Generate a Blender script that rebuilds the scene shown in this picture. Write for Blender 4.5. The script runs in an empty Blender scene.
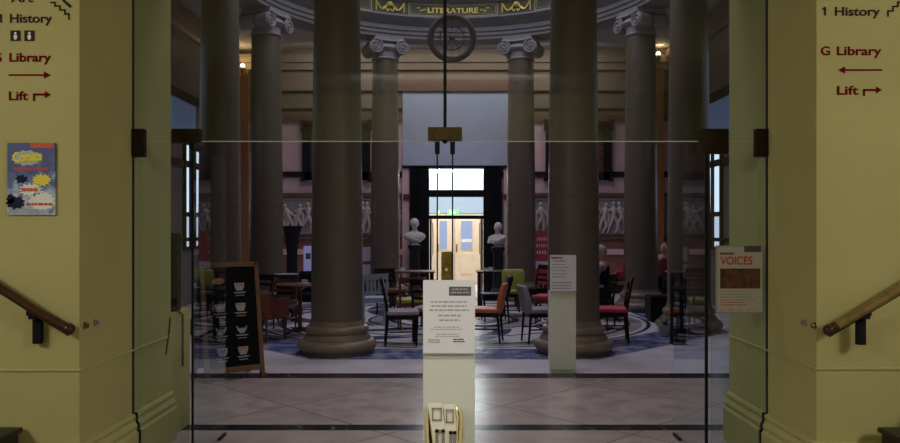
import bpy, bmesh, math, random
from mathutils import Vector, Matrix
PI = math.pi
R = math.radians
S = bpy.context.scene
COL = S.collection
F = 770.0                      # focal length in pixels of the 900 x 443 frame
EYE = 1.6

# ------------------------------------------------------------------ camera, world, exposure
cd = bpy.data.cameras.new('camera')
cam = bpy.data.objects.new('camera', cd)
COL.objects.link(cam)
cam.location = (0, 0, EYE)
cam.rotation_euler = (PI/2, 0, 0)
cd.sensor_fit = 'HORIZONTAL'
cd.sensor_width = 36.0
cd.lens = F/900*36
cd.shift_y = -(230-221.5)/900*-1
cd.clip_start = 0.05
S.camera = cam

S.view_settings.view_transform = 'Standard'
S.view_settings.look = 'None'
S.view_settings.exposure = 0.0
S.view_settings.gamma = 1.0
S.view_settings.use_curve_mapping = False

w = bpy.data.worlds.new('world')
S.world = w
w.use_nodes = True
w.node_tree.nodes['Background'].inputs[0].default_value = (0.6, 0.7, 1.0, 1)
w.node_tree.nodes['Background'].inputs[1].default_value = 0.006

def area(name, loc, rot, size, power, color, size_y=None, shape='RECTANGLE', spread=180):
    l = bpy.data.lights.new(name, 'AREA')
    l.shape = shape
    l.size = size
    if size_y: l.size_y = size_y
    l.energy = power
    l.color = color
    l.spread = R(spread)
    o = bpy.data.objects.new(name, l)
    COL.objects.link(o)
    o.location = loc
    o.rotation_euler = rot
    return o
def point(name, loc, power, color, rad=0.05):
    l = bpy.data.lights.new(name, 'POINT')
    l.energy = power; l.color = color; l.shadow_soft_size = rad
    o = bpy.data.objects.new(name, l); COL.objects.link(o); o.location = loc
    return o
CX, CY = 0.07, 13.82           # centre of the ring of columns
WARM = (1.0, 0.96, 0.90)
for sx_ in (-1, 1):
    area('entrance_fill', (sx_*5.0, 0.6, 3.9), (R(18), R(sx_*22), 0), 1.0, 135, WARM, 1.6)  # unseen fill lamps, set wide so the glass doesn't mirror them
area('rear_wall_fill', (0, -1.4, 3.85), (R(-60), 0, 0), 3.0, 40, WARM, 0.6)  # added lamp facing backwards, so the bright rear wall veils the transom
area('plinth_fill', (0, 2.75, 3.9), (R(25), 0, 0), 0.35, 4.4, WARM, 0.3, spread=60)  # unseen lamp added to brighten the near plinth and its ornament
area('vestibule_floor_fill', (0, 7.3, 6.1), (0, 0, 0), 5.0, 40, (1.0, 0.92, 1.0), 1.4, spread=110)  # unseen lamp added to lighten the floor, spread kept narrow
area('rotunda_skylight', (CX, CY, 9.3), (0, 0, 0), 5.2, 245, (0.86, 0.84, 1.0), shape='DISK')
area('lobby_daylight', (0.15, 21.9, 3.6), (R(-35), 0, 0), 2.2, 150, (0.95, 0.96, 1.0), 1.2)
area('back_wall_fill', (0, 18.4, 6.0), (R(28), 0, 0), 7.5, 55, (1.0, 0.86, 0.90), 0.6)  # unseen fill added to brighten the back wall
area('left_aisle_fill', (-5.45, 12.6, 4.0), (0, R(-90), 0), 1.6, 5, (0.70, 0.78, 1.0), 2.4)  # weak cool side fill, no window behind it
area('right_aisle_fill', (5.45, 12.6, 4.0), (0, R(90), 0), 1.6, 5, (0.70, 0.78, 1.0), 2.4)  # matching unseen cool fill from the right side

# ------------------------------------------------------------------ materials
def mat(name, color, rough=0.6, metal=0.0, var=0.0, scale=6.0, bump=0.0, bscale=40.0, emit=None, estr=1.0, coat=0.0, stretch=(1, 1, 1)):
    m = bpy.data.materials.new(name)
    m.use_nodes = True
    nt = m.node_tree; N = nt.nodes; L = nt.links
    b = N['Principled BSDF']
    b.inputs['Roughness'].default_value = rough
    b.inputs['Metallic'].default_value = metal
    b.inputs['Base Color'].default_value = (*color, 1)
    if max(color) < 0.06: b.inputs['Specular IOR Level'].default_value = 0.15
    if coat: b.inputs['Coat Weight'].default_value = coat
    tc = N.new('ShaderNodeTexCoord')
    mp = N.new('ShaderNodeMapping'); mp.inputs['Scale'].default_value = stretch
    L.new(tc.outputs['Object'], mp.inputs['Vector'])
    if var:
        n = N.new('ShaderNodeTexNoise'); n.inputs['Scale'].default_value = scale; n.inputs['Detail'].default_value = 5
        L.new(mp.outputs[0], n.inputs['Vector'])
        r = N.new('ShaderNodeValToRGB')
        r.color_ramp.elements[0].position = 0.3; r.color_ramp.elements[1].position = 0.7
        r.color_ramp.elements[0].color = (*[c*(1-var) for c in color], 1)
        r.color_ramp.elements[1].color = (*[min(1, c*(1+var)) for c in color], 1)
        L.new(n.outputs['Fac'], r.inputs['Fac']); L.new(r.outputs['Color'], b.inputs['Base Color'])
    if bump:
        n2 = N.new('ShaderNodeTexNoise'); n2.inputs['Scale'].default_value = bscale; n2.inputs['Detail'].default_value = 4
        L.new(mp.outputs[0], n2.inputs['Vector'])
        bp = N.new('ShaderNodeBump'); bp.inputs['Strength'].default_value = bump; bp.inputs['Distance'].default_value = 0.02
        L.new(n2.outputs['Fac'], bp.inputs['Height']); L.new(bp.outputs['Normal'], b.inputs['Normal'])
    if emit:
        b.inputs['Emission Color'].default_value = (*emit, 1)
        b.inputs['Emission Strength'].default_value = estr
    return m

def glass_mat(name, tint, gloss=1.0):
    m = bpy.data.materials.new(name); m.use_nodes = True
    nt = m.node_tree; N = nt.nodes; L = nt.links
    for n in list(N): N.remove(n)
    out = N.new('ShaderNodeOutputMaterial')
    tr = N.new('ShaderNodeBsdfTransparent'); tr.inputs[0].default_value = (*tint, 1)
    gl = N.new('ShaderNodeBsdfGlossy'); gl.inputs['Roughness'].default_value = 0.0
    gl.inputs['Color'].default_value = (gloss, gloss, gloss, 1)
    lw = N.new('ShaderNodeLayerWeight'); lw.inputs['Blend'].default_value = 0.5
    pw = N.new('ShaderNodeMath'); pw.operation = 'POWER'; pw.inputs[1].default_value = 5
    ml = N.new('ShaderNodeMath'); ml.operation = 'MULTIPLY_ADD'; ml.inputs[1].default_value = 0.96; ml.inputs[2].default_value = 0.04
    mx = N.new('ShaderNodeMixShader')
    L.new(lw.outputs['Facing'], pw.inputs[0]); L.new(pw.outputs[0], ml.inputs[0])
    L.new(ml.outputs[0], mx.inputs['Fac']); L.new(tr.outputs[0], mx.inputs[1]); L.new(gl.outputs[0], mx.inputs[2])
    L.new(mx.outputs[0], out.inputs['Surface'])
    return m

M = {}
M['yellow'] = mat('painted_yellow_plaster', (0.48, 0.438, 0.175), 0.75, var=0.05, scale=1.6, bump=0.05, bscale=60)
M['cream_room'] = mat('cream_plaster', (0.62, 0.58, 0.42), 0.85)
M['glass'] = glass_mat('clear_glass_green_tint', (0.885, 0.93, 0.93))
M['leafglass'] = glass_mat('door_glass', (0.90, 0.95, 0.95))
M['seal'] = mat('dark_glass_edge', (0.012, 0.016, 0.018), 0.3)
M['edgepale'] = mat('polished_glass_edge', (0.55, 0.62, 0.60), 0.3)
M['bronze'] = mat('dark_bronze', (0.03, 0.021, 0.012), 0.5, 0.4, var=0.25, scale=30)
M['brass'] = mat('aged_brass', (0.33, 0.22, 0.06), 0.35, 0.8, var=0.3, scale=25)
M['steel'] = mat('brushed_steel', (0.62, 0.63, 0.64), 0.28, 1.0)
M['black_iron'] = mat('black_iron', (0.008, 0.008, 0.009), 0.5)
M['rail_wood'] = mat('varnished_handrail', (0.055, 0.026, 0.012), 0.28, var=0.3, scale=14, stretch=(1, 1, 6), coat=0.4)
M['rail_wood_lit'] = mat('lit_handrail', (0.22, 0.14, 0.045), 0.3, var=0.3, scale=14, coat=0.4)  # lighted look of the right rail put into its base colour
M['step'] = mat('dark_stone_step', (0.05, 0.045, 0.03), 0.5, var=0.25, scale=12)
M['column'] = mat('brown_polished_stone', (0.122, 0.095, 0.071), 0.38, var=0.07, scale=5)
M['colbase'] = mat('brown_base_stone', (0.19, 0.15, 0.105), 0.4, var=0.16, scale=6)
M['capital'] = mat('pale_carved_stone', (0.29, 0.26, 0.27), 0.6, var=0.1, scale=8)
M['entab'] = mat('grey_cornice_stone', (0.215, 0.195, 0.21), 0.6, var=0.08, scale=5)
M['frieze'] = mat('frieze_ground', (0.085, 0.08, 0.05), 0.7, var=0.1)
M['gold'] = mat('gilding', (0.95, 0.70, 0.16), 0.35, 0.25, emit=(0.9, 0.62, 0.12), estr=0.0)
M['goldpale'] = mat('pale_gilding', (0.42, 0.38, 0.22), 0.5)
M['pink'] = mat('pink_plaster', (0.76, 0.54, 0.56), 0.8, var=0.05, scale=3)
M['terracotta'] = mat('terracotta_wainscot', (0.27, 0.115, 0.085), 0.6, var=0.15, scale=4)
M['tan'] = mat('tan_plaster', (0.20, 0.158, 0.105), 0.8, var=0.08, scale=3)
M['lilac'] = mat('pale_ceiling_plaster', (0.42, 0.38, 0.40), 0.85)
M['relief'] = mat('plaster_relief', (0.54, 0.49, 0.47), 0.65, var=0.1, scale=12)
M['relief_bg'] = mat('plaster_relief_ground', (0.30, 0.28, 0.28), 0.75, var=0.1, scale=12)
M['brown_trim'] = mat('brown_moulding', (0.16, 0.085, 0.055), 0.5, var=0.15)
M['dark_trim'] = mat('dark_rail', (0.03, 0.022, 0.022), 0.5)
M['pilaster'] = mat('orange_brown_wood', (0.30, 0.13, 0.05), 0.5, var=0.2, scale=5, stretch=(4, 4, 0.5))
M['sidewall'] = mat('mauve_side_wall', (0.20, 0.165, 0.17), 0.8, var=0.08, scale=3)
M['screen'] = mat('blue_grey_fabric_screen', (0.40, 0.46, 0.60), 0.75, var=0.04, scale=2, emit=(0.40, 0.46, 0.60), estr=0.0)
M['black_wood'] = mat('black_door_wood', (0.008, 0.009, 0.014), 0.35)
M['doorcream'] = mat('cream_painted_door', (0.80, 0.68, 0.52), 0.55, var=0.05)
M['bluepane'] = mat('pale_blue_window_pane', (0.12, 0.15, 0.22), 0.2, emit=(0.42, 0.52, 0.85), estr=0.55)
M['sky'] = mat('bright_daylight_pane', (0.1, 0.12, 0.15), 0.3, emit=(0.88, 0.95, 1.0), estr=2.6)
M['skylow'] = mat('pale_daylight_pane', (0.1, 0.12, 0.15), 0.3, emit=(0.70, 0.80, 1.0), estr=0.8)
M['reflstrip'] = mat('reflected_strip_pane', (0.8, 0.9, 1), 0.3, emit=(0.75, 0.86, 1.0), estr=1.1)  # emissive stand-in for bright strips mirrored in the door leaves
M['skyblue'] = mat('dim_blue_window', (0.3, 0.4, 0.6), 0.3, emit=(0.10, 0.17, 0.35), estr=0.16)
M['exit'] = mat('lit_green_exit_sign', (0.3, 0.8, 0.3), 0.4, emit=(0.35, 0.9, 0.3), estr=1.0)
M['exitw'] = mat('lit_exit_symbol', (0.9, 1, 0.8), 0.4, emit=(0.85, 1.0, 0.7), estr=1.5)
M['marble'] = mat('bust_marble', (0.56, 0.52, 0.52), 0.45, var=0.06, scale=9)
M['pedestal'] = mat('black_pedestal_stone', (0.018, 0.018, 0.022), 0.4)
M['postpaint'] = mat('pale_green_grey_paint', (0.74, 0.77, 0.70), 0.6)
M['paper'] = mat('white_paper', (0.82, 0.82, 0.88), 0.7)
M['paper3'] = mat('greyish_poster_paper', (0.56, 0.54, 0.50), 0.7)
M['paper2'] = mat('lilac_white_paper', (0.78, 0.74, 0.86), 0.7)
M['ink'] = mat('dark_print', (0.10, 0.10, 0.11), 0.7)
M['inkgrey'] = mat('grey_print', (0.38, 0.38, 0.42), 0.7)
M['letterblack'] = mat('black_wall_lettering', (0.03, 0.012, 0.01), 0.6)
M['maroon'] = mat('maroon_wall_lettering', (0.16, 0.001, 0.008), 0.9)
M['maroon'].node_tree.nodes['Principled BSDF'].inputs['Specular IOR Level'].default_value = 0.1
M['white'] = mat('white_print', (0.85, 0.85, 0.82), 0.6)
M['red'] = mat('red_print', (0.62, 0.05, 0.04), 0.6)
M['orangered'] = mat('orange_red_print', (0.65, 0.10, 0.03), 0.6)
M['yellowprint'] = mat('yellow_print', (0.85, 0.75, 0.05), 0.6)
M['navyprint'] = mat('navy_print', (0.01, 0.015, 0.05), 0.6)
M['photo'] = mat('brown_photo_print', (0.12, 0.05, 0.03), 0.5, var=0.8, scale=22)
M['board'] = mat('chalkboard', (0.005, 0.005, 0.006), 0.9)
M['boardframe'] = mat('brown_board_frame', (0.15, 0.065, 0.025), 0.45, var=0.25, scale=12)
M['chalk'] = mat('chalk_white', (0.34, 0.32, 0.31), 0.8)
M['coffee'] = mat('chalk_brown', (0.40, 0.20, 0.13), 0.8)
M['darkwood'] = mat('very_dark_wood', (0.020, 0.011, 0.010), 0.38, var=0.2, scale=14)
M['brownwood'] = mat('brown_wood', (0.13, 0.05, 0.022), 0.38, var=0.25, scale=12)
M['redwood'] = mat('red_brown_wood', (0.17, 0.035, 0.022), 0.4, var=0.25, scale=9)
M['orange'] = mat('orange_leather', (0.60, 0.17, 0.06), 0.42, var=0.12, scale=8)
M['olive'] = mat('olive_green_leather', (0.32, 0.34, 0.05), 0.45, var=0.12, scale=8)
M['greyfab'] = mat('grey_fabric', (0.30, 0.30, 0.32), 0.7, var=0.1, scale=20)
M['mauve'] = mat('mauve_seat_leather', (0.40, 0.31, 0.37), 0.4, var=0.1, scale=10)
M['lime'] = mat('yellow_green_seat', (0.45, 0.45, 0.07), 0.5, var=0.1, scale=10)
M['bluegrey'] = mat('blue_grey_painted_wood', (0.40, 0.48, 0.60), 0.5, var=0.08)
M['redseat'] = mat('red_pink_seat', (0.60, 0.06, 0.10), 0.5, var=0.1)
M['blackfab'] = mat('black_leather', (0.012, 0.012, 0.014), 0.45)
M['mauvetop'] = mat('pale_lilac_tray', (0.36, 0.30, 0.46), 0.35)
M['china'] = mat('white_china', (0.75, 0.74, 0.78), 0.3)
M['orn_gold'] = mat('polished_pale_brass', (1.0, 0.86, 0.42), 0.25, 0.35)
M['orn_cream'] = mat('brass_glare_cream', (1.0, 0.98, 0.84), 0.25)  # glare on the polished brass painted as a bright cream
M['orn_grey'] = mat('grey_inlay', (0.30, 0.28, 0.26), 0.3)
M['skin'] = mat('skin', (0.55, 0.32, 0.25), 0.6)
M['hairgrey'] = mat('pale_grey_hair', (0.45, 0.38, 0.37), 0.8)
M['hairdark'] = mat('dark_red_hat', (0.06, 0.01, 0.015), 0.8)
M['navy'] = mat('navy_jacket', (0.012, 0.016, 0.035), 0.8)
M['purple'] = mat('lilac_sleeve', (0.22, 0.17, 0.36), 0.8)
M['darkred'] = mat('dark_red_jumper', (0.11, 0.012, 0.016), 0.8)
M['trouser'] = mat('dark_trousers', (0.015, 0.015, 0.02), 0.8)
M['leaf'] = mat('dull_green_leaves', (0.06, 0.10, 0.05), 0.6)
M['flower'] = mat('pink_flower', (0.65, 0.26, 0.22), 0.6)
M['pot'] = mat('pale_pot', (0.33, 0.32, 0.33), 0.5)
M['bulb'] = mat('warm_lamp_bulb', (1, 0.9, 0.7), 0.3, emit=(1.0, 0.80, 0.50), estr=9)
M['blueprint'] = mat('glowing_blue_poster', (0.45, 0.45, 0.75), 0.5, emit=(0.45, 0.45, 0.85), estr=0.16)  # faint glow added to the poster panel, which holds no lamp
M['cord'] = mat('brown_cord', (0.06, 0.03, 0.02), 0.7)
M['bluesheen'] = mat('blue_highlight', (0.20, 0.30, 0.38), 0.4)

M['paleblue'] = mat('pale_blue_print', (0.45, 0.52, 0.55), 0.6)
def poster_art():
    m = bpy.data.materials.new('comic_poster_art'); m.use_nodes = True
    nt = m.node_tree; N = nt.nodes; L = nt.links; b = N['Principled BSDF']; b.inputs['Roughness'].default_value = 0.5
    tc = N.new('ShaderNodeTexCoord')
    n = N.new('ShaderNodeTexNoise'); n.inputs['Scale'].default_value = 14; n.inputs['Detail'].default_value = 3
    sp = N.new('ShaderNodeSeparateXYZ'); L.new(tc.outputs['Object'], sp.inputs[0]); L.new(tc.outputs['Object'], n.inputs['Vector'])
    a = N.new('ShaderNodeMath'); a.operation = 'MULTIPLY_ADD'; a.inputs[1].default_value = 1.5; a.inputs[2].default_value = 0.0
    L.new(sp.outputs['Z'], a.inputs[0])
    s = N.new('ShaderNodeMath'); s.operation = 'ADD'; L.new(a.outputs[0], s.inputs[0]); L.new(n.outputs['Fac'], s.inputs[1])
    r = N.new('ShaderNodeValToRGB')
    e = r.color_ramp.elements
    e[0].position = 0.28; e[0].color = (0.62, 0.60, 0.55, 1)
    e[1].position = 0.95; e[1].color = (0.05, 0.07, 0.25, 1)
    for p, c in ((0.42, (0.50, 0.50, 0.52, 1)), (0.5, (0.28, 0.40, 0.60, 1)), (0.62, (0.55, 0.62, 0.72, 1)), (0.75, (0.12, 0.2, 0.42, 1))):
        x = e.new(p); x.color = c
    L.new(s.outputs[0], r.inputs['Fac']); L.new(r.outputs['Color'], b.inputs['Base Color'])
    return m
M['comic'] = poster_art()

def floor_mat():
    """stone slabs by the doors, black stone bands, ringed mosaic in the rotunda"""
    m = bpy.data.materials.new('stone_and_mosaic_floor'); m.use_nodes = True
    nt = m.node_tree; N = nt.nodes; L = nt.links; b = N['Principled BSDF']
    tc = N.new('ShaderNodeTexCoord'); sp = N.new('ShaderNodeSeparateXYZ'); L.new(tc.outputs['Object'], sp.inputs[0])
    X, Y = sp.outputs['X'], sp.outputs['Y']
    def mth(op, a, bb=None, c=None):
        n = N.new('ShaderNodeMath'); n.operation = op
        for i, v in enumerate((a, bb, c)):
            if v is None: continue
            if isinstance(v, (int, float)): n.inputs[i].default_value = v
            else: L.new(v, n.inputs[i])
        return n.outputs[0]
    def mixc(f, a, bb):
        n = N.new('ShaderNodeMix'); n.data_type = 'RGBA'
        L.new(f, n.inputs[0])
        for i, v in ((6, a), (7, bb)):
            if isinstance(v, tuple): n.inputs[i].default_value = (*v, 1)
            else: L.new(v, n.inputs[i])
        return n.outputs[2]
    def noise(sc, det=4):
        n = N.new('ShaderNodeTexNoise'); n.inputs['Scale'].default_value = sc; n.inputs['Detail'].default_value = det
        L.new(tc.outputs['Object'], n.inputs['Vector']); return n.outputs['Fac']
    def ramp(f, stops, const=False):
        r = N.new('ShaderNodeValToRGB'); e = r.color_ramp.elements
        if const: r.color_ramp.interpolation = 'CONSTANT'
        e[0].position, e[0].color = stops[0][0], (*stops[0][1], 1)
        e[1].position, e[1].color = stops[-1][0], (*stops[-1][1], 1)
        for p, c in stops[1:-1]:
            x = e.new(p); x.color = (*c, 1)
        L.new(f, r.inputs['Fac']); return r.outputs['Color']
    def band(v, lo, hi):
        return mth('MULTIPLY', mth('GREATER_THAN', v, lo), mth('LESS_THAN', v, hi))
    # diagonal slabs
    u = mth('MULTIPLY', mth('ADD', X, Y), 0.52); v = mth('MULTIPLY', mth('SUBTRACT', X, Y), 0.52)
    fu = mth('FRACT', mth('ADD', u, 20.13)); fv = mth('FRACT', mth('ADD', v, 20.4))
    joint = mth('MAXIMUM', mth('LESS_THAN', fu, 0.012), mth('LESS_THAN', fv, 0.012))
    chk = mth('MODULO', mth('ADD', mth('FLOOR', mth('ADD', u, 20.13)), mth('FLOOR', mth('ADD', v, 20.4))), 2.0)
    slab = ramp(noise(3.2, 7), [(0.35, (0.34, 0.29, 0.27)), (0.6, (0.42, 0.36, 0.335)), (0.75, (0.38, 0.33, 0.32))])
    slab2 = ramp(noise(3.7, 7), [(0.35, (0.33, 0.285, 0.27)), (0.6, (0.46, 0.40, 0.375)), (0.75, (0.40, 0.345, 0.33))])
    c = mixc(chk, slab, slab2)
    c = mixc(joint, c, (0.22, 0.18, 0.17))
    # white/blue rotunda floor
    dx = mth('SUBTRACT', X, CX); dy = mth('SUBTRACT', Y, CY)
    r2 = mth('SQRT', mth('ADD', mth('MULTIPLY', dx, dx), mth('MULTIPLY', dy, dy)))
    ang = mth('ARCTAN2', dy, dx)
    W1 = (0.80, 0.78, 0.84); W2 = (0.42, 0.38, 0.44); D1 = (0.03, 0.04, 0.07); B1 = (0.07, 0.11, 0.24); B2 = (0.18, 0.26, 0.33)
    rn = mth('MULTIPLY', mth('ADD', r2, mth('MULTIPLY', noise(9, 2), 0.05)), 0.2)
    rings = ramp(rn, [(0.0, W1), (0.08, D1), (0.10, W1), (0.15, B2), (0.175, W1), (0.21, D1), (0.235, W2), (0.30, D1), (0.31, W1),
                      (0.45, D1), (0.465, W1), (0.60, D1), (0.62, W2), (0.66, W1)], True)
    # petal pattern between rings
    pet = mth('SINE', mth('ADD', mth('MULTIPLY', ang, 12.0), mth('MULTIPLY', r2, 5.0)))
    pz = mth('MULTIPLY', mth('GREATER_THAN', pet, 0.35), mth('MAXIMUM', band(r2, 1.6, 2.2), band(r2, 2.36, 2.95)))
    mos = mixc(pz, rings, ramp(noise(30, 2), [(0.4, D1), (0.6, B1)]))
    # outside of the column ring : blue marble border squares with white
    ax = mth('ABSOLUTE', dx); ay = mth('ABSOLUTE', dy)
    sq = mth('MAXIMUM', mth('MAXIMUM', ax, ay), mth('MULTIPLY', mth('ADD', ax, ay), 0.7071))
    blue = ramp(noise(5, 5), [(0.35, (0.05, 0.09, 0.24)), (0.52, (0.15, 0.19, 0.36)), (0.62, (0.36, 0.31, 0.38))])
    mos = mixc(mth('GREATER_THAN', r2, 3.35), mos, W1)
    mos = mixc(band(r2, 3.35, 3.42), mos, D1)
    mos = mixc(band(sq, 3.44, 4.30), mos, blue)
    outer = ramp(noise(2.5, 5), [(0.3, (0.60, 0.57, 0.62)), (0.7, (0.74, 0.71, 0.77))])
    mos = mixc(mth('GREATER_THAN', sq, 4.30), mos, outer)
    far = mth('GREATER_THAN', Y, 8.58)
    c = mixc(far, c, mos)
    veins = mth('LESS_THAN', mth('ABSOLUTE', mth('SUBTRACT', noise(2.2, 6), 0.5)), 0.008)
    blk = mixc(veins, (0.012, 0.011, 0.015), (0.10, 0.10, 0.12))
    c = mixc(mth('MAXIMUM', band(Y, 6.15, 6.33), band(Y, 8.32, 8.60)), c, blk)
    L.new(c, b.inputs['Base Color'])
    b.inputs['Roughness'].default_value = 0.24
    bp = N.new('ShaderNodeBump'); bp.inputs['Strength'].default_value = 0.05; bp.inputs['Distance'].default_value = 0.01
    L.new(noise(30, 3), bp.inputs['Height']); L.new(bp.outputs[0], b.inputs['Normal'])
    return m
M['floor'] = floor_mat()

# ------------------------------------------------------------------ mesh helpers
class MB:
    def __init__(s): s.bm = bmesh.new()
    def box(s, x0, x1, y0, y1, z0, z1, mx=None):
        vs = [s.bm.verts.new(v) for v in ((x0,y0,z0),(x1,y0,z0),(x1,y1,z0),(x0,y1,z0),(x0,y0,z1),(x1,y0,z1),(x1,y1,z1),(x0,y1,z1))]
        for f in ((0,3,2,1),(4,5,6,7),(0,1,5,4),(1,2,6,5),(2,3,7,6),(3,0,4,7)):
            s.bm.faces.new([vs[i] for i in f])
        if mx:
            for v in vs: v.co = mx @ v.co
        return s
    def cyl(s, p0, p1, r0, r1=None, seg=16):
        if r1 is None: r1 = r0
        return s.tube([p0, p1], [r0, r1], seg)
    def tube(s, pts, r, seg=10, cap=True, closed=False):
        pts = [Vector(p) for p in pts]; n = len(pts)
        rr = r if isinstance(r, (list, tuple)) else [r]*n
        rings = []; ref = None
        for i, p in enumerate(pts):
            if closed: t = pts[(i+1) % n]-pts[i-1]
            else: t = pts[min(i+1, n-1)]-pts[max(i-1, 0)]
            t.normalize()
            if ref is None:
                ref = t.orthogonal().normalized()
            ref = (ref - t*ref.dot(t)).normalized()
            bn = t.cross(ref)
            rings.append([s.bm.verts.new(p+(ref*math.cos(2*PI*k/seg)+bn*math.sin(2*PI*k/seg))*rr[i]) for k in range(seg)])
        m = n if closed else n-1
        for i in range(m):
            a, b = rings[i], rings[(i+1) % n]
            for k in range(seg):
                s.bm.faces.new((a[k], a[(k+1) % seg], b[(k+1) % seg], b[k]))
        if cap and not closed:
            s.bm.faces.new(rings[0][::-1]); s.bm.faces.new(rings[-1])
        return s
    def lathe(s, prof, c=(0, 0, 0), seg=32, closed=False, mx=None, cap=True):
        c = Vector(c); rings = []
        for r, z in prof:
            rings.append([s.bm.verts.new(c+Vector((r*math.cos(2*PI*k/seg), r*math.sin(2*PI*k/seg), z))) for k in range(seg)])
        n = len(prof); m = n if closed else n-1
        for i in range(m):
            a, b = rings[i], rings[(i+1) % n]
            for k in range(seg):
                s.bm.faces.new((a[k], a[(k+1) % seg], b[(k+1) % seg], b[k]))
        if cap and not closed:
            if prof[0][0] > 1e-4: s.bm.faces.new(rings[0][::-1])
            if prof[-1][0] > 1e-4: s.bm.faces.new(rings[-1])
        if mx:
            for g in rings:
                for v in g: v.co = mx @ v.co
        return s
    def ball(s, c, r, seg=16, mx=None):
        if not isinstance(r, (tuple, list)): r = (r, r, r)
        g = bmesh.ops.create_uvsphere(s.bm, u_segments=seg, v_segments=max(6, seg//2), radius=1.0)
        for v in g['verts']:
            v.co = Vector((v.co.x*r[0], v.co.y*r[1], v.co.z*r[2]))
            if mx: v.co = mx @ v.co
            v.co += Vector(c)
        return s
    def prism(s, pts, y0, y1, mx=None):
        """outline in x,z extruded from y0 to y1"""
        a = [s.bm.verts.new((p[0], y0, p[1])) for p in pts]; b = [s.bm.verts.new((p[0], y1, p[1])) for p in pts]
        s.bm.faces.new(a); s.bm.faces.new(b[::-1]); n = len(pts)
        for i in range(n): s.bm.faces.new((a[i], b[i], b[(i+1) % n], a[(i+1) % n]))
        if mx:
            for v in a+b: v.co = mx @ v.co
        return s
    def loft(s, path_sections):
        """list of rings (lists of points) joined"""
        rings = [[s.bm.verts.new(p) for p in ring] for ring in path_sections]
        for a, b in zip(rings, rings[1:]):
            n = len(a)
            for k in range(n): s.bm.faces.new((a[k], a[(k+1) % n], b[(k+1) % n], b[k]))
        s.bm.faces.new(rings[0][::-1]); s.bm.faces.new(rings[-1])
        return s
    def build(s, name, m, parent=None, smooth=False, bevel=0.0, loc=None, seg=2):
        bmesh.ops.remove_doubles(s.bm, verts=s.bm.verts, dist=1e-6)
        bmesh.ops.recalc_face_normals(s.bm, faces=s.bm.faces)
        me = bpy.data.meshes.new(name); s.bm.to_mesh(me); s.bm.free()
        me.materials.append(m)
        o = bpy.data.objects.new(name, me); COL.objects.link(o)
        if smooth:
            for p in me.polygons: p.use_smooth = True
            me.set_sharp_from_angle(angle=R(38))
        if bevel:
            md = o.modifiers.new('bevel', 'BEVEL'); md.width = bevel; md.segments = seg; md.limit_method = 'ANGLE'
            for p in me.polygons: p.use_smooth = True
            md.harden_normals = True
        if parent: o.parent = parent
        if loc: o.location = loc
        return o

def tag(o, label, cat=None, group=None):
    o['label'] = label
    if cat: o['category'] = cat
    if group: o['group'] = group
    return o
def thing(name, label, cat, loc=(0, 0, 0), rz=0.0, group=None):
    o = bpy.data.objects.new(name, None); COL.objects.link(o)
    o.location = loc; o.rotation_euler = (0, 0, rz); o.empty_display_size = 0.1
    return tag(o, label, cat, group)
def struct(o, label=None):
    o['kind'] = 'structure'
    if label: o['label'] = label
    return o
def sempty(name, loc=(0, 0, 0), label=None):
    o = bpy.data.objects.new(name, None); COL.objects.link(o); o.location = loc
    return struct(o, label)
def copy_tree(o, parent=None):
    c = o.copy(); COL.objects.link(c)
    if parent: c.parent = parent
    for ch in list(o.children): copy_tree(ch, c)
    return c
def P(x, y, D): return Vector(((x-450)*D/F, D, EYE-(y-230)*D/F))

def text_mesh(s, size, depth=0.002, bold=0.0, align='LEFT', xs=1.0):
    """lettering in the x,z plane facing -y"""
    cu = bpy.data.curves.new('lettering', 'FONT'); cu.body = s; cu.size = size; cu.extrude = depth; cu.offset = bold; cu.align_x = align
    o = bpy.data.objects.new('lettering_tmp', cu); COL.objects.link(o)
    dg = bpy.context.evaluated_depsgraph_get(); dg.update()
    me = bpy.data.meshes.new_from_object(o.evaluated_get(dg))
    bpy.data.objects.remove(o)
    for v in me.vertices:
        x, y, z = v.co; v.co = (x*xs, -z, y)
    me.update()
    return me
def text(s, x0, x1, ybase, ycap, D, m, name='lettering', parent=None, bold=0.0, depth=0.0015):
    """lettering whose box spans x0..x1 px and ycap..ybase px on the plane at distance D"""
    capw = (x1-x0)*D/F; caph = (ybase-ycap)*D/F
    size = caph/0.69
    me = text_mesh(s, size, depth, bold*size)
    xs = [v.co.x for v in me.vertices]
    a, b = min(xs), max(xs); k = capw/(b-a)
    p = P(x0, ybase, D)
    for v in me.vertices: v.co.x = (v.co.x-a)*k
    me.materials.append(m)
    o = bpy.data.objects.new(name, me); COL.objects.link(o)
    o.location = p-(parent.location if parent else Vector())
    if parent: o.parent = parent
    return o
def words(name, rows, x0, x1, z_top, dz, h, y, m, parent, rnd, align='c', gap=0.006, fill=0.8):
    """rows of tiny unreadable print as word-shaped marks"""
    mb = MB()
    for i in range(rows):
        L = (x1-x0)*rnd.uniform(fill, 1.0); xa = (x0+x1-L)/2 if align == 'c' else x0; xe = xa+L; z = z_top-i*dz
        x = xa
        while x < xe:
            w_ = min(rnd.uniform(0.012, 0.035), xe-x)
            if w_ > 0.003: mb.box(x, x+w_, y-0.0006, y, z-h, z)
            x += w_+gap
    return mb.build(name, m, parent)

# ------------------------------------------------------------------ the setting
GD = 5.2                        # distance of the glass line
WX = 2.145                      # half width of the entrance passage
fl = MB().box(-5.8, 5.8, -3.2, 23.2, -0.1, 0).build('floor', M['floor']); struct(fl, 'pale stone slabs with black bands and ringed mosaic')

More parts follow.
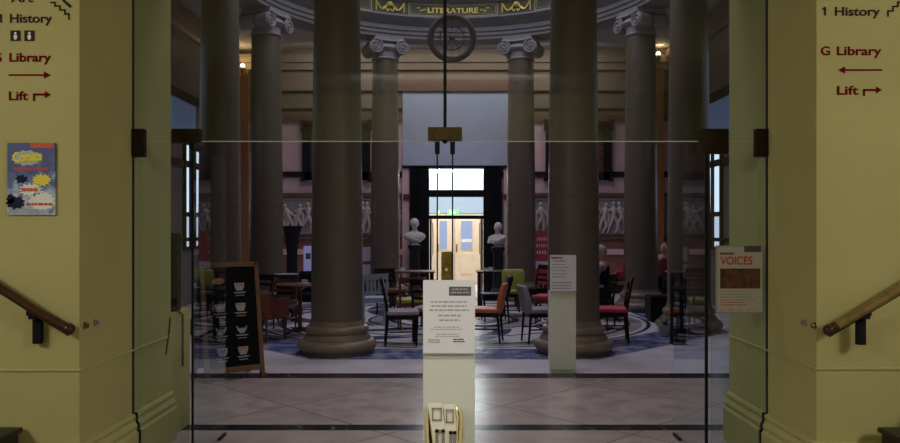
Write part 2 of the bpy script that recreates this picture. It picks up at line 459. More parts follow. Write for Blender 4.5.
PIERY = {-1: 4.46, 1: 4.51}     # distance of the two pier faces
def pier(side):
    sx = -1 if side == 'left' else 1
    o = MB()
    x0, x1 = sorted((sx*WX, sx*5.7))
    o.box(x0, x1, PIERY[sx], 5.92, 0, 6.2)
    return struct(o.build('wall_entrance_'+side, M['yellow'], bevel=0.006), 'yellow painted entrance pier on the '+side)
pier('left'); pier('right')
# lintel above the opening
struct(MB().box(-WX, WX, 4.9, 5.92, 3.7, 6.2).build('wall_entrance_lintel', M['yellow']))
# low ledge behind the left pier
struct(MB().box(-2.62, -WX+0.0, 5.92, 6.36, 0, 0.957).build('wall_ledge', M['yellow'], bevel=0.004), 'low yellow ledge behind the left pier')
# room round the camera
struct(MB().box(-5.8, -5.7, -3.2, 4.6, 0, 4.0).build('wall_left', M['yellow']))
struct(MB().box(5.7, 5.8, -3.2, 4.6, 0, 4.0).build('wall_right', M['yellow']))
struct(MB().box(-5.8, 5.8, -3.3, -3.2, 0, 4.0).build('wall_front', M['yellow']))
struct(MB().box(-5.8, 5.8, -3.2, 4.6, 4.0, 4.1).build('ceiling_entrance', M['cream_room']))

def skirting(side):
    """moulded skirting and dado bead running along the pier face and its reveal"""
    sx = -1 if side == 'left' else 1
    prof = [(0, 0), (0.045, 0), (0.045, 0.235), (0.03, 0.25), (0.03, 0.262), (0.036, 0.27), (0.036, 0.285), (0.018, 0.315), (0.018, 0.33), (0.026, 0.338), (0.02, 0.356), (0, 0.362)]
    def ring(prof):
        out = []
        # plan corners : (outer end of face), (face/reveal corner), (reveal/rear corner)
        for (bx, by, nx, ny) in ((5.6, PIERY[sx], 0, -1), (WX, PIERY[sx], -1, -1), (WX, 5.92, -1, 0)):
            out.append([Vector((sx*(bx+nx*d), by+ny*d, z)) for d, z in prof])
        return out
    b = MB(); b.loft(ring(prof)); o = struct(b.build('baseboard_'+side, M['yellow']), 'moulded yellow skirting of the entrance on the '+side)
    bead = [(0, 0.781), (0.009, 0.783), (0.009, 0.791), (0, 0.795)]
    b = MB(); b.loft(ring(bead)); struct(b.build('trim_dado_'+side, M['yellow']))
skirting('left'); skirting('right')

# hall box
struct(MB().box(-5.7, -5.6, 5.92, 19.5, 0, 6.2).build('wall_hall_left', M['sidewall']))
struct(MB().box(5.6, 5.7, 5.92, 19.5, 0, 6.2).build('wall_hall_right', M['sidewall']))
BW = 19.4
def B(x): return (x-450)*BW/F
def Z(y): return EYE-(y-230)*BW/F
# back wall with the door opening, in courses of colour
dx0, dx1 = B(411), B(500); dtop = Z(167)
def course(n, z0, z1, m, proj=0.0, open_=True):
    b = MB()
    if open_ and z0 < dtop:
        b.box(-5.6, dx0, BW-proj, BW+0.3, z0, z1); b.box(dx1, 5.6, BW-proj, BW+0.3, z0, z1)
    else: b.box(-5.6, 5.6, BW-proj, BW+0.3, z0, z1)
    return struct(b.build(n, m))
course('wall_back', 0, 1.38, M['terracotta'])
course('wall_back_frieze_zone', 1.38, 2.50, M['relief_bg'])
course('wall_back_pink', 2.50, dtop, M['pink'])
course('wall_back_upper', dtop, 4.38, M['pink'])
course('wall_back_top', 4.38, 6.2, M['tan'])
course('trim_1', 1.36, 1.44, M['brown_trim'], 0.05)
course('trim_2', 2.44, 2.53, M['brown_trim'], 0.05)
course('trim_3', 2.93, 3.07, M['dark_trim'], 0.05)
course('trim_4', 4.34, 4.50, M['brown_trim'], 0.06)
course('trim_5', 4.66, 4.72, M['tan'], 0.06)
course('trim_6', 5.10, 5.20, M['tan'], 0.08)
course('trim_7', 5.62, 5.80, M['tan'], 0.10)
course('trim_8', 5.80, 6.0, M['tan'], 0.16)
course('trim_9', 0.98, 1.12, M['pink'], 0.03)
course('baseboard_back', 0, 0.22, M['dark_trim'], 0.05)
# cornice along the side walls
for sx, nm in ((-1, 'left'), (1, 'right')):
    b = MB()
    prof = [(0, 5.7), (0.06, 5.72), (0.10, 5.80), (0.22, 5.9), (0.24, 6.0), (0.24, 6.06), (0, 6.12)]
    b.loft([[Vector((sx*(5.6-d), y, z)) for d, z in prof] for y in (5.95, 19.38)])
    struct(b.build('trim_cornice_'+nm, M['brown_trim']))
    b = MB(); b.box(*sorted((sx*5.6, sx*5.55)), 5.95, 19.38, 4.34, 4.5); b.box(*sorted((sx*5.6, sx*5.56)), 5.95, 19.38, 2.93, 3.07); b.box(*sorted((sx*5.6, sx*5.56)), 5.95, 19.38, 1.36, 1.44)
    struct(b.build('trim_rail_'+nm, M['dark_trim']))

# aisle ceiling round the open rotunda
b = MB(); seg = 64
inner = [Vector((CX+4.3*math.cos(2*PI*k/seg), CY+4.3*math.sin(2*PI*k/seg), 6.15)) for k in range(seg)]
outer = []
for k in range(seg):
    a = 2*PI*k/seg; c_, s_ = math.cos(a), math.sin(a)
    t = min(((5.7-CX)/c_ if c_ > 0 else (-5.7-CX)/c_) if abs(c_) > 1e-6 else 1e9, ((19.6-CY)/s_ if s_ > 0 else (5.8-CY)/s_) if abs(s_) > 1e-6 else 1e9)
    outer.append(Vector((CX+t*c_, CY+t*s_, 6.15)))
iv = [b.bm.verts.new(p) for p in inner]; ov = [b.bm.verts.new(p) for p in outer]
iv2 = [b.bm.verts.new(p+Vector((0, 0, .1))) for p in inner]; ov2 = [b.bm.verts.new(p+Vector((0, 0, .1))) for p in outer]
for k in range(seg):
    j = (k+1) % seg
    b.bm.faces.new((iv[k], iv[j], ov[j], ov[k])); b.bm.faces.new((iv2[k], ov2[k], ov2[j], iv2[j]))
    b.bm.faces.new((iv[k], iv2[k], iv2[j], iv[j])); b.bm.faces.new((ov[k], ov[j], ov2[j], ov2[k]))
struct(b.build('ceiling', M['lilac']))
cr = MB()
for (xx, yy) in ((-5.7, 5.8), (5.7, 5.8), (-5.7, 19.6), (5.7, 19.6)):
    cr.box(min(xx, xx*0.8), max(xx, xx*0.8), yy-1.2 if yy > 10 else yy, yy if yy > 10 else yy+1.2, 6.26, 6.3)
struct(cr.build('ceiling_corner', M['lilac']))
# upper drum above the ring and the lid of the lantern
struct(MB().lathe([(4.25, 6.9), (4.25, 9.5), (4.35, 9.5), (4.35, 6.9)], (CX, CY, 0), 48, closed=True).build('wall_drum', M['lilac'], smooth=True))
struct(MB().lathe([(4.35, 9.5), (4.35, 9.6)], (CX, CY, 0), 48).build('ceiling_dome', M['lilac']))

# entablature ring
RI = 3.72
prof = [(4.36, 5.95), (3.80, 5.95), (3.80, 6.02), (3.77, 6.03), (3.77, 6.11), (3.74, 6.12), (3.74, 6.22), (3.70, 6.24), (3.68, 6.28), (3.66, 6.29), (3.60, 6.34), (3.56, 6.38), (3.56, 6.42), (RI, 6.44),
        (RI, 6.74), (3.66, 6.76), (3.62, 6.82), (3.5, 6.86), (3.44, 6.92), (3.44, 7.05), (3.6, 7.1), (3.9, 7.12), (4.36, 7.12), (4.42, 6.9), (4.36, 6.5)]
tr = sempty('trim_entablature', (CX, CY, 0), 'curved grey stone entablature with gilded frieze above the columns')
MB().lathe(prof, (0, 0, 0), 96, closed=True).build('cornice_ring', M['entab'], tr, smooth=True)
def cylmap(x, z, d=0.0, a0=0.0):
    """arc length x around the rear of the ring, measured from angle a0, to local coordinates"""
    a = PI/2 - (a0 + x/RI); r = RI-d
    return Vector((r*math.cos(a), r*math.sin(a), z))
def arc_strip(b, x0, x1, z0, z1, d0, d1, a0=0.0, n=10):
    secs = []
    for i in range(n+1):
        x = x0+(x1-x0)*i/n
        secs.append([cylmap(x, z0, d0, a0), cylmap(x, z0, d1, a0), cylmap(x, z1, d1, a0), cylmap(x, z1, d0, a0)])
    b.loft(secs)
b = MB(); arc_strip(b, -4.6, 4.6, 6.45, 6.735, 0.0, 0.012, 0, 48); b.build('frieze_band', M['frieze'], tr)
for a0 in (-R(45), 0, R(45)):
    b = MB(); h = 1.03
    for (x0, x1, z0, z1) in ((-h, h, 6.46, 6.475), (-h, h, 6.71, 6.725), (-h, -h+.02, 6.46, 6.725), (h-.02, h, 6.46, 6.725),
                             (-h+.05, h-.05, 6.50, 6.507), (-h+.05, h-.05, 6.68, 6.687), (-h+.05, -h+.06, 6.5, 6.687), (h-.06, h-.05, 6.5, 6.687)):
        arc_strip(b, x0, x1, z0, z1, 0.012, 0.03, a0)
    o = b.build('gilded_panel_frame', M['goldpale'], tr)
for a0 in (-R(67.5), -R(22.5), R(22.5), R(67.5)):
    b = MB()
    for sg in (-1, 1):
        pts = [cylmap(sg*(0.03+0.30*t), 6.70-0.17*math.sin(PI*t)*1.0-0.0*t, 0.03, a0) for t in [i/8 for i in range(9)]]
        b.tube(pts, 0.022, 6)
        pts = [cylmap(sg*(0.33), 6.71-0.22*t, 0.03, a0) for t in (0, .5, 1)]; b.tube(pts, 0.014, 6)
        pts = [cylmap(sg*(0.02+0.14*t), 6.55-0.05*math.sin(2*PI*t), 0.03, a0) for t in [i/6 for i in range(7)]]; b.tube(pts, 0.014, 6)
    c = cylmap(0, 6.66, 0.03, a0); b.ball(c, (0.06, 0.06, 0.06), 10)
    b.build('gilded_garland', M['gold'], tr, smooth=True)
me = text_mesh('LITERATURE', 0.165, 0.004, 0.003)
xs = [v.co.x for v in me.vertices]; a_, b_ = min(xs), max(xs)
for v in me.vertices:
    t = (v.co.x-a_)/(b_-a_); v.co = cylmap(-0.58+1.16*t, 6.535+v.co.z, 0.02+v.co.y*-1, 0)
me.materials.append(M['gold']); o = bpy.data.objects.new('gilded_lettering', me); COL.objects.link(o); o.parent = tr
b = MB()
for sg in (-1, 1):
    for k in range(3):
        pts = [cylmap(sg*(0.62+0.07*k+0.08*t), 6.57+0.02*k+0.03*math.sin(PI*t)*(-1 if k % 2 else 1), 0.02, 0) for t in (0, .33, .66, 1)]
        b.tube(pts, [0.014, 0.02, 0.014, 0.005], 6)
b.build('gilded_scroll', M['gold'], tr)

# ------------------------------------------------------------------ columns
def make_column(label, ang, lift=False):
    r = 4.045
    x, y = CX+r*math.sin(ang), CY-r*math.cos(ang)
    t = thing('stone_column', label, 'column', (x, y, 0), ang, 'columns in a ring round the rotunda')
    MB().lathe([(0, 0), (.46, 0), (.46, .035), (.49, .05), (.515, .085), (.52, .115), (.505, .15), (.47, .175), (.44, .185), (.435, .21), (.40, .25), (.395, .27),
                (.405, .28), (.415, .30), (.41, .33), (.39, .355), (.365, .365), (.355, .39), (.345, .43)], (0, 0, 0), 48).build('base', M['colbase'], t, smooth=True)
    sh = []
    n = 22
    for i in range(n+1):
        z = .43+(5.45-.43)*i/n
        rr = .335-.052*(i/n)**1.6
        sh.append((rr, z))
        if i in (7, 14): sh += [(rr-.004, z+.004), (rr-.004, z+.010), (rr-0.0005, z+.014)]
    MB().lathe(sh, (0, 0, 0), 48).build('shaft', M['column'], t, smooth=True)
    # ionic capital
    b = MB()
    b.lathe([(.283, 5.45), (.31, 5.455), (.315, 5.475), (.30, 5.49), (.285, 5.50), (.285, 5.62), (.30, 5.63), (.34, 5.66), (.37, 5.70), (.36, 5.74), (.30, 5.80)], (0, 0, 0), 32)
    b.box(-.30, .30, -.27, .27, 5.74, 5.86)
    b.lathe([(.42, 5.87), (.46, 5.89), (.47, 5.95), (0.40, 5.95)], (0, 0, 0), 4, mx=Matrix.Rotation(PI/4, 4, 'Z'))
    b.box(-.36, .36, -.34, .34, 5.85, 5.9)
    b.build('capital', M['capital'], t, smooth=True)
    for fy in (-1, 1):
        for sx in (-1, 1):
            v = MB(); cx, cz = sx*.31, 5.70
            v.cyl((cx, fy*.02, cz), (cx, fy*.325, cz), .115, .155, 20)
            pts = []; rad = []
            for i in range(46):
                a = PI/2 - sx*0 + sx*i*(2*PI*2.3/45)*1.0; rr_ = .17-.145*(i/45)**0.8
                pts.append((cx+rr_*math.cos(a), fy*.335, cz+rr_*math.sin(a))); rad.append(.026-.012*i/45)
            v.tube(pts, rad, 6)
            v.ball((cx, fy*.335, cz), .03, 8)
            v.build('volute', M['capital'], t, smooth=True)
        ch = MB(); ch.tube([(-.31, fy*.335, 5.87), (-.15, fy*.335, 5.845), (0, fy*.335, 5.838), (.15, fy*.335, 5.845), (.31, fy*.335, 5.87)], .026, 6)
        ch.build('channel', M['capital'], t, smooth=True)
    return t
names = {-22.5: 'thick brown column nearest the doors on the left, beside the chalkboard', 22.5: 'thick brown column nearest the doors on the right, behind the small plinth',
         -67.5: 'dim stone column seen above the chalkboard at left', 67.5: 'dim stone column seen through the right sidelight glass',
         -112.5: 'stone column with volute capital left of the thick left column', 112.5: 'stone column with volute capital right of the thick right column',
         -157.5: 'slim far column just left of the bright back door', 157.5: 'slim far column just right of the bright back door'}
for a, lb in names.items(): make_column(lb, R(a))

# ------------------------------------------------------------------ back wall: screen, door, busts, reliefs, windows
sc = thing('projection_screen', 'large blue-grey screen hanging above the far black doorway', 'screen', (B(455.5), BW-0.10, Z(167)))
hw = (B(508)-B(403))/2
MB().box(-hw, hw, 0, 0.04, 0.02, Z(92)-Z(167)).build('fabric', M['screen'], sc)
MB().box(-hw-.02, hw+.02, -.02, 0.06, -0.04, 0.03).build('bottom_bar', M['pedestal'], sc)
MB().box(-hw-.03, hw+.03, -.06, 0.06, Z(92)-Z(167), Z(86)-Z(167)).build('roller_case', M['brown_trim'], sc)
struct(MB().box(-hw-.1+B(455.5), hw+.1+B(455.5), BW-.09, BW, Z(85)-.02, Z(80)).build('trim_10', M['brown_trim']))

dr = sempty('door_5', (0, BW, 0), 'tall black doorway with bright glass at the far end of the hall')
b = MB()
x0, x1 = B(428), B(485)
b.box(dx0, x0, -.12, .28, 0, dtop); b.box(x1, dx1, -.12, .28, 0, dtop); b.box(x0, x1, -.10, .28, dtop-.03, dtop)
b.box(x0, x1, -.08, .10, Z(197), Z(190)); b.box(x0, x1, -.06, .10, Z(219), Z(215.5)); b.box(x0, x0+.03, -.05, .1, 0, dtop); b.box(x1-.04, x1, -.05, .1, 0, dtop)
b.box(dx0-.03, dx0+.08, -.16, -.1, 0, dtop); b.box(dx1-.08, dx1+.03, -.16, -.1, 0, dtop); b.box(dx0+.2, dx0+.23, -.15, -.11, 0, dtop); b.box(dx1-.23, dx1-.2, -.15, -.11, 0, dtop)
b.build('door_frame', M['black_wood'], dr)
MB().box(x0, x1, .0, .008, Z(215.5), Z(197)).build('transom_pane', M['glass'], dr)
MB().box(x0, x1, .0, .008, Z(190), dtop-.03).build('top_pane', M['glass'], dr)
# lower leaves standing open into the lobby
for sx, xx in ((-1, x0+.06), (1, x1-.07)):
    lf = MB().box(xx-.02, xx+.02, .12, .78, 0.02, Z(219)).build('door_leaf', M['black_wood'], dr)
    MB().tube([(xx-sx*.03, .2, 0.95), (xx-sx*.06, .2, 1.0), (xx-sx*.06, .2, 1.75), (xx-sx*.03, .2, 1.8)], .012, 8).build('pull_handle', M['steel'], lf)
# lobby
LB = 22.9
struct(MB().box(-1.6, -1.5, BW+.3, LB, 0, 4.2).build('wall_lobby_left', M['cream_room']))
struct(MB().box(1.9, 2.0, BW+.3, LB, 0, 4.2).build('wall_lobby_right', M['cream_room']))
struct(MB().box(-1.6, 2.0, LB, LB+.1, 0, 4.2).build('wall_lobby_back', M['cream_room']))
struct(MB().box(-1.6, 2.0, BW+.3, LB+.1, 4.2, 4.3).build('ceiling_lobby', M['cream_room']))
d6 = sempty('door_6', (0, LB, 0), 'cream double door with two narrow pale panes')
k = LB/F
def LX(x): return (x-450)*k
def LZ(y): return EYE-(y-230)*k
MB().box(LX(424), LX(491), -.06, 0, 0, LZ(216)+.06).build('door_frame', M['doorcream'], d6)
for (a, c, pa, pb) in ((431, 454, 438, 447), (455, 482, 461, 472)):
    lf = MB().box(LX(a), LX(c), -.10, -.06, 0.01, LZ(217)).build('door_leaf', M['doorcream'], d6, bevel=.004)
    MB().box(LX(pa)-.02, LX(pb)+.02, -.115, -.10, LZ(249)-.02, LZ(221)+.02).build('pane_frame', M['doorcream'], lf)
    MB().box(LX(pa), LX(pb), -.12, -.116, LZ(249), LZ(221)).build('window_pane', M['bluepane'], lf)
    g = MB(); g.box(LX(pa)-.02, LX(pb)+.02, -.115, -.10, .3, .92)
    g.build('lower_panel', M['doorcream'], lf, bevel=.01)
MB().box(LX(461.5), LX(471.5), -.125, -.12, LZ(242), LZ(239)).build('pane_sticker', M['white'], d6)
MB().cyl((LX(456.5), -.14, LZ(244)), (LX(456.5), -.14, LZ(252)), .02).build('door_handle', M['brass'], d6)
w9 = sempty('window_9', (0, LB, 0), 'bright daylit fanlight above the cream doors')
MB().box(LX(424), LX(491), -.05, 0, LZ(213), LZ(193)).build('lower_pane', M['skylow'], w9)
MB().box(LX(424), LX(491), -.05, 0, LZ(193), 3.75).build('window_pane', M['sky'], w9)
b = MB()
for xx in (424, 491): b.box(LX(xx)-.03, LX(xx)+.03, -.09, -.0, LZ(214), 3.8)
b.box(LX(424), LX(491), -.08, 0, 3.72, 3.82); b.build('window_frame', M['doorcream'], w9)
ex = thing('exit_sign', 'small green lit exit sign hanging in the far doorway', 'sign', P(453, 215.3, BW-.04))
MB().box(-.14, .14, -.02, .02, 0, .14).build('sign_box', M['exit'], ex, bevel=.004)
a = MB(); a.prism([(-.02, .055), (.04, .055), (.04, .03), (.08, .07), (.04, .11), (.04, .085), (-.02, .085)], -.026, -.0205); a.build('arrow', M['exitw'], ex)
a = MB(); a.ball((-.075, -.022, .112), (.014, .003, .014), 10); a.tube([(-.075, -.022, .10), (-.07, -.022, .065), (-.055, -.022, .03)], .010, 6); a.tube([(-.07, -.022, .065), (-.095, -.022, .03)], .009, 6); a.tube([(-.10, -.022, .085), (-.05, -.022, .09)], .008, 6)
a.build('running_figure', M['exitw'], ex)

# slim pink strips and small boxes beside the door
for (xa, xb, n) in ((402.5, 410.5, 11), (503.5, 509.5, 12)):
    struct(MB().box(B(xa), B(xb), BW-.09, BW, 0, dtop-.05).build('trim_%d' % n, M['pink']))
for xc, lb in ((406.5, 'small dark red call box left of the far doorway'), (506.5, 'small dark red call box right of the far doorway')):
    t = thing('call_box', lb, 'box', (B(xc), BW-.09, Z(199.5)))
    MB().box(-.07, .07, -.05, 0, 0, .13).build('case', M['darkred'], t, bevel=.006)
    MB().cyl((0, -.055, .065), (0, -.05, .065), .03).build('button', M['brown_trim'], t)

def bust(xpx, ytop, ybot, D, label, turn=0, arms=False):
    p = P(xpx, ybot, D); h = (ybot-ytop)*D/F
    pd = thing('pedestal', 'black pedestal carrying the '+('draped ' if arms else 'bare-shouldered ')+'white bust, '+('right' if arms else 'left')+' of the far doorway', 'pedestal', (p.x, D, 0))
    zt = p.z
    MB().lathe([(.24, 0), (.24, .12), (.20, .16), (.17, .2), (.16, zt-.16), (.19, zt-.1), (.22, zt-.05), (.22, zt)], (0, 0, 0), 4, mx=Matrix.Rotation(PI/4, 4, 'Z')).build('shaft', M['pedestal'], pd, bevel=.006)
    t = thing('marble_bust', label, 'bust', (p.x, D, zt), turn)
    MB().lathe([(.12, 0), (.12, .02), (.09, .03), (.075, .05), (.08, .07)], (0, 0, 0), 24).build('socle', M['marble'], t, smooth=True)
    b = MB(); s = h/.70
    # shoulders and chest
    secs = []
    for z, rx, ry, cy in ((.05, .08, .07, 0), (.09, .16, .10, -.01), (.15, .25, .13, -.01), (.22, .29, .135, 0), (.28, .27, .12, .01), (.325, .19, .10, .012), (.35, .10, .085, .01), (.38, .075, .075, .0), (.42, .07, .075, -.01), (.45, .07, .08, -.015)):
        secs.append([Vector((rx*s*math.cos(2*PI*i/28), (cy+ry*math.sin(2*PI*i/28))*s, z*s)) for i in range(28)])
    b.loft(secs)
    b.ball((0, -.012*s, .555*s), (.105*s, .12*s, .135*s), 20)
    b.ball((0, -.035*s, .475*s), (.075*s, .09*s, .06*s), 14)
    b.prism([(-.014*s, .515*s), (.014*s, .515*s), (.007*s, .575*s), (-.007*s, .575*s)], -.16*s, -.11*s)
    for sx in (-1, 1):
        b.ball((sx*.105*s, 0, .545*s), (.016*s, .025*s, .038*s), 8)
        b.ball((sx*.038*s, -.115*s, .575*s), (.02*s, .012*s, .009*s), 8)
    b.ball((0, -.115*s, .485*s), (.028*s, .014*s, .007*s), 8)
    b.build('head_and_shoulders', M['marble'], t, smooth=True)
    hb = MB(); rnd = random.Random(3 if arms else 5)
    for i in range(46):
        a = rnd.uniform(-PI*.1, PI*1.1) if i % 3 else rnd.uniform(0, 2*PI); e = rnd.uniform(.05, 1.4)
        c = Vector((.10*math.cos(a)*math.cos(e), .015+.105*math.sin(a)*math.cos(e), .575+.105*math.sin(e)))*s
        hb.ball(c, .022*s, 6)
    hb.build('hair', M['marble'], t, smooth=True)
    if arms:
        d = MB()
        d.tube([Vector((-.27, 0, .14))*s, Vector((-.15, -.14, .19))*s, Vector((0.02, -.17, .17))*s, Vector((.17, -.13, .24))*s, Vector((.25, -.02, .30))*s], [.045*s, .055*s, .06*s, .055*s, .035*s], 8)
        d.tube([Vector((-.22, -.07, .27))*s, Vector((-.05, -.14, .24))*s, Vector((0.08, -.15, .14))*s], [.03*s, .035*s, .03*s], 8)
        d.build('drapery', M['marble'], t, smooth=True)
    else:
        d = MB(); 
        for o_ in (0, .04, .08): d.tube([Vector((-.24+o_, -.06, .26))*s, Vector((-.08+o_, -.14, .17-o_*.4))*s, Vector((.1, -.13, .12-o_*.3))*s], .014*s, 6)
        d.build('toga_fold', M['marble'], t, smooth=True)
bust(414.5, 218, 245, 18.9, 'white marble bust with broad bare shoulders left of the far doorway', R(8))
bust(498, 222, 247, 18.9, 'white marble bust with draped shoulders right of the far doorway', R(-18), True)

# carved relief panels along the back wall
def relief(n, xa, xb, wall='back', sx=1, ya=0, yb=0):
    rnd = random.Random(n*7+1)
    L = (xb-xa); tr_ = sempty('trim_relief_%d' % n, (0, 0, 0), 'pale carved relief panel with standing figures')
    b = MB()
    b.box(0, L, -.03, 0, 0, .90)
    for (a0, a1, z0, z1) in ((0, L, 0, .03), (0, L, .87, .90), (0, .03, 0, .9), (L-.03, L, 0, .9)): b.box(a0, a1, -.05, -.03, z0, z1)
    b.build('panel', M['relief_bg'], tr_)
    x = .22; f = MB()
    while x < L-.12:
        lean = rnd.uniform(-.09, .09); h = rnd.uniform(.66, .76); hip = .40*h/.7; sh = .60*h/.7
        hx = x+lean; hd = (hx+lean*.3, -.075, h+.02)
        f.ball(hd, (.045, .035, .055), 10)
        f.tube([(x, -.05, hip-.03), (x+lean*.5, -.06, (hip+sh)/2), (hx, -.06, sh), (hx+lean*.2, -.06, sh+.08)], [.062, .058, .075, .03], 8)
        for s_ in (-1, 1):
            kx = x+s_*rnd.uniform(.03, .13); fx = kx+rnd.uniform(-.12, .08)
            f.tube([(x+s_*.02, -.05, hip), (kx, -.07, .22), (fx, -.05, .05), (fx-.05, -.05, .045)], [.05, .038, .025, .018], 8)
            ex_ = hx+s_*rnd.uniform(.10, .15); ez = sh-rnd.uniform(-.05, .12); hxx = ex_+s_*rnd.uniform(-.1, .1); hz = ez+rnd.uniform(-.12, .16)
            f.tube([(hx+s_*.05, -.06, sh), (ex_, -.07, ez), (hxx, -.07, min(hz, .84))], [.03, .025, .017], 8)
        if rnd.random() < .6: f.tube([(hx+.02, -.05, sh), (x+.14, -.05, .45), (x+.10, -.05, .2)], [.03, .05, .02], 8)
        x += rnd.uniform(.20, .28)
    f.build('carved_figures', M['relief'], tr_, smooth=True)
    if wall == 'back': tr_.location = (xa, BW, 1.49)
    else:
        tr_.rotation_euler = (0, 0, R(90) if wall == 'left' else R(-90))
        tr_.location = ((-5.6, xa, 1.49) if wall == 'left' else (5.6, xb, 1.49))
    return tr_
relief(1, -5.2, -3.05); relief(2, -2.95, -1.25); relief(3, 1.55, 3.05); relief(4, 3.15, 5.2)
relief(5, 17.3, 19.2, 'left'); relief(6, 17.3, 19.2, 'right')

# pilasters in the corners
for sx, n in ((-1, 13), (1, 14)):
    xx = sx*5.2
    struct(MB().box(xx-.16, xx+.16, BW-.14, BW, .2, 5.6).build('trim_%d' % n, M['pilaster'], bevel=.01))

# big framed pictures high on the back wall
def picture(xa, xb, ya, yb, label):
    c = P((xa+xb)/2, yb, BW-.08); t = thing('framed_picture', label, 'picture', c)
    hw_ = (xb-xa)/2*BW/F; h = (yb-ya)*BW/F
    b = MB(); fw = .20
    b.box(-hw_, -hw_+fw, -.06, .05, 0, h); b.box(hw_-fw, hw_, -.06, .05, 0, h); b.box(-hw_, hw_, -.06, .05, 0, fw); b.box(-hw_, hw_, -.06, .05, h-fw, h)
    for sx in (-1, 1):
        b.box(sx*hw_-.05, sx*hw_+.05, -.07, .04, h-.20, h+.04); b.box(sx*hw_-.05, sx*hw_+.05, -.07, .04, -.04, .16)
        b.ball((sx*hw_, -.01, h+.03), (.08, .06, .07), 10)
    b.build('frame', M['pedestal'], t, bevel=.012)
    MB().box(-hw_+fw, hw_-fw, -.01, .03, fw, h-fw).build('canvas', M['photo'], t)
picture(303, 370, 123, 180, 'black framed picture mostly hidden behind the thick left column')
picture(546, 611, 123, 180, 'black framed picture mostly hidden behind the thick right column')

# glowing side-wall panes added to imitate strips reflected in the door glass
def strip_panes(n, sx, panes, ztop, zbar):
    t = sempty('window_%d' % n, (sx*5.6, 0, 0), 'added bright panes standing in for reflected strips, with dark bar')
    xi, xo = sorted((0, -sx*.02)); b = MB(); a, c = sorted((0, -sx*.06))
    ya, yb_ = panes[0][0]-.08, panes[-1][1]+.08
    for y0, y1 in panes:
        MB().box(xi, xo, y0, y1, zbar+.05, ztop).build('upper_strip', M['reflstrip'], t)
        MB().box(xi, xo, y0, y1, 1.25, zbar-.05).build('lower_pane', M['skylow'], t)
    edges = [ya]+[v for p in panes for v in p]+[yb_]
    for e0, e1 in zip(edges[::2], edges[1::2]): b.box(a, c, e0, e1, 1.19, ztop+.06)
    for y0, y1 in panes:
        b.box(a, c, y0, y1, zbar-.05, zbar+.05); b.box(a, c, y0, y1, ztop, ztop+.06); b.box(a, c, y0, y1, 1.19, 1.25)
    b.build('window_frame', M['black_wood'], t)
strip_panes(3, -1, ((16.2, 16.46), (16.82, 17.2)), 3.40, 1.93)
strip_panes(4, 1, ((15.85, 16.25), (16.37, 16.55)), 3.40, 1.93)
for sx, n in ((-1, 5), (1, 6)):
    t = sempty('window_%d' % n, (sx*5.6, 0, 0), 'dim blue upper window')
    a, c = sorted((0, -sx*.02)); MB().box(a, c, 14.9, 16.9, 3.6, 4.3).build('window_pane', M['skyblue'], t)

# wall lamps high beside the far columns
def wall_lamp(x, z, label, pw):
    t = thing('wall_lamp', label, 'lamp', (x, BW-.02, z))
    MB().lathe([(.05, 0), (.05, .02), (.02, .03)], (0, 0, 0), 16, mx=Matrix.Rotation(PI/2, 4, 'X')).build('wall_plate', M['brass'], t, smooth=True)
    MB().tube([(0, 0, 0), (0, -.22, -.03), (0, -.30, .06)], .012, 8).build('arm', M['brass'], t, smooth=True)
    MB().lathe([(.02, .0), (.06, .04), (.075, .12), (.07, .13)], (0, -.30, .05), 16).build('cup', M['brass'], t, smooth=True)
    MB().ball((0, -.30, .19), (.055, .055, .085), 14).build('bulb', M['bulb'], t, smooth=True)
    point('wall_lamp_glow', (x, BW-.45, z+.32), pw, (1, .62, .28), .05)
wall_lamp(-5.14, 5.45, 'glowing wall lamp high on the far left beside a column', 9)
wall_lamp(5.16, 5.75, 'glowing wall lamp high on the far right beside a column', 3)

# round openwork wheel hanging in front of the frieze
M['wheel'] = mat('dull_grey_brown_metal', (0.17, 0.15, 0.15), 0.8)
wh = thing('hanging_wheel', 'round dark openwork wheel hanging high in front of the frieze', 'ornament', P(452, 38, 12.5))
k = 12.5/F
MB().tube([(21.5*k*math.cos(a), 0, 21.5*k*math.sin(a)) for a in [2*PI*i/40 for i in range(40)]], .05, 8, closed=True).build('outer_ring', M['wheel'], wh, smooth=True)
b = MB()
for i in range(12):
    a = PI*2*i/12; b.cyl((3*k*math.cos(a), 0, 3*k*math.sin(a)), (20*k*math.cos(a), 0, 20*k*math.sin(a)), .006, seg=6)
b.tube([(12*k*math.cos(a), 0, 12*k*math.sin(a)) for a in [2*PI*i/32 for i in range(32)]], .012, 6, closed=True)
b.build('spokes', M['wheel'], wh)
MB().ball((0, 0, 0), (.05, .05, .05), 12).build('hub', M['wheel'], wh)
MB().cyl((0, 0, 21*k), (0, 0, 4.9), .006, seg=6).build('hanging_rod', M['wheel'], wh)

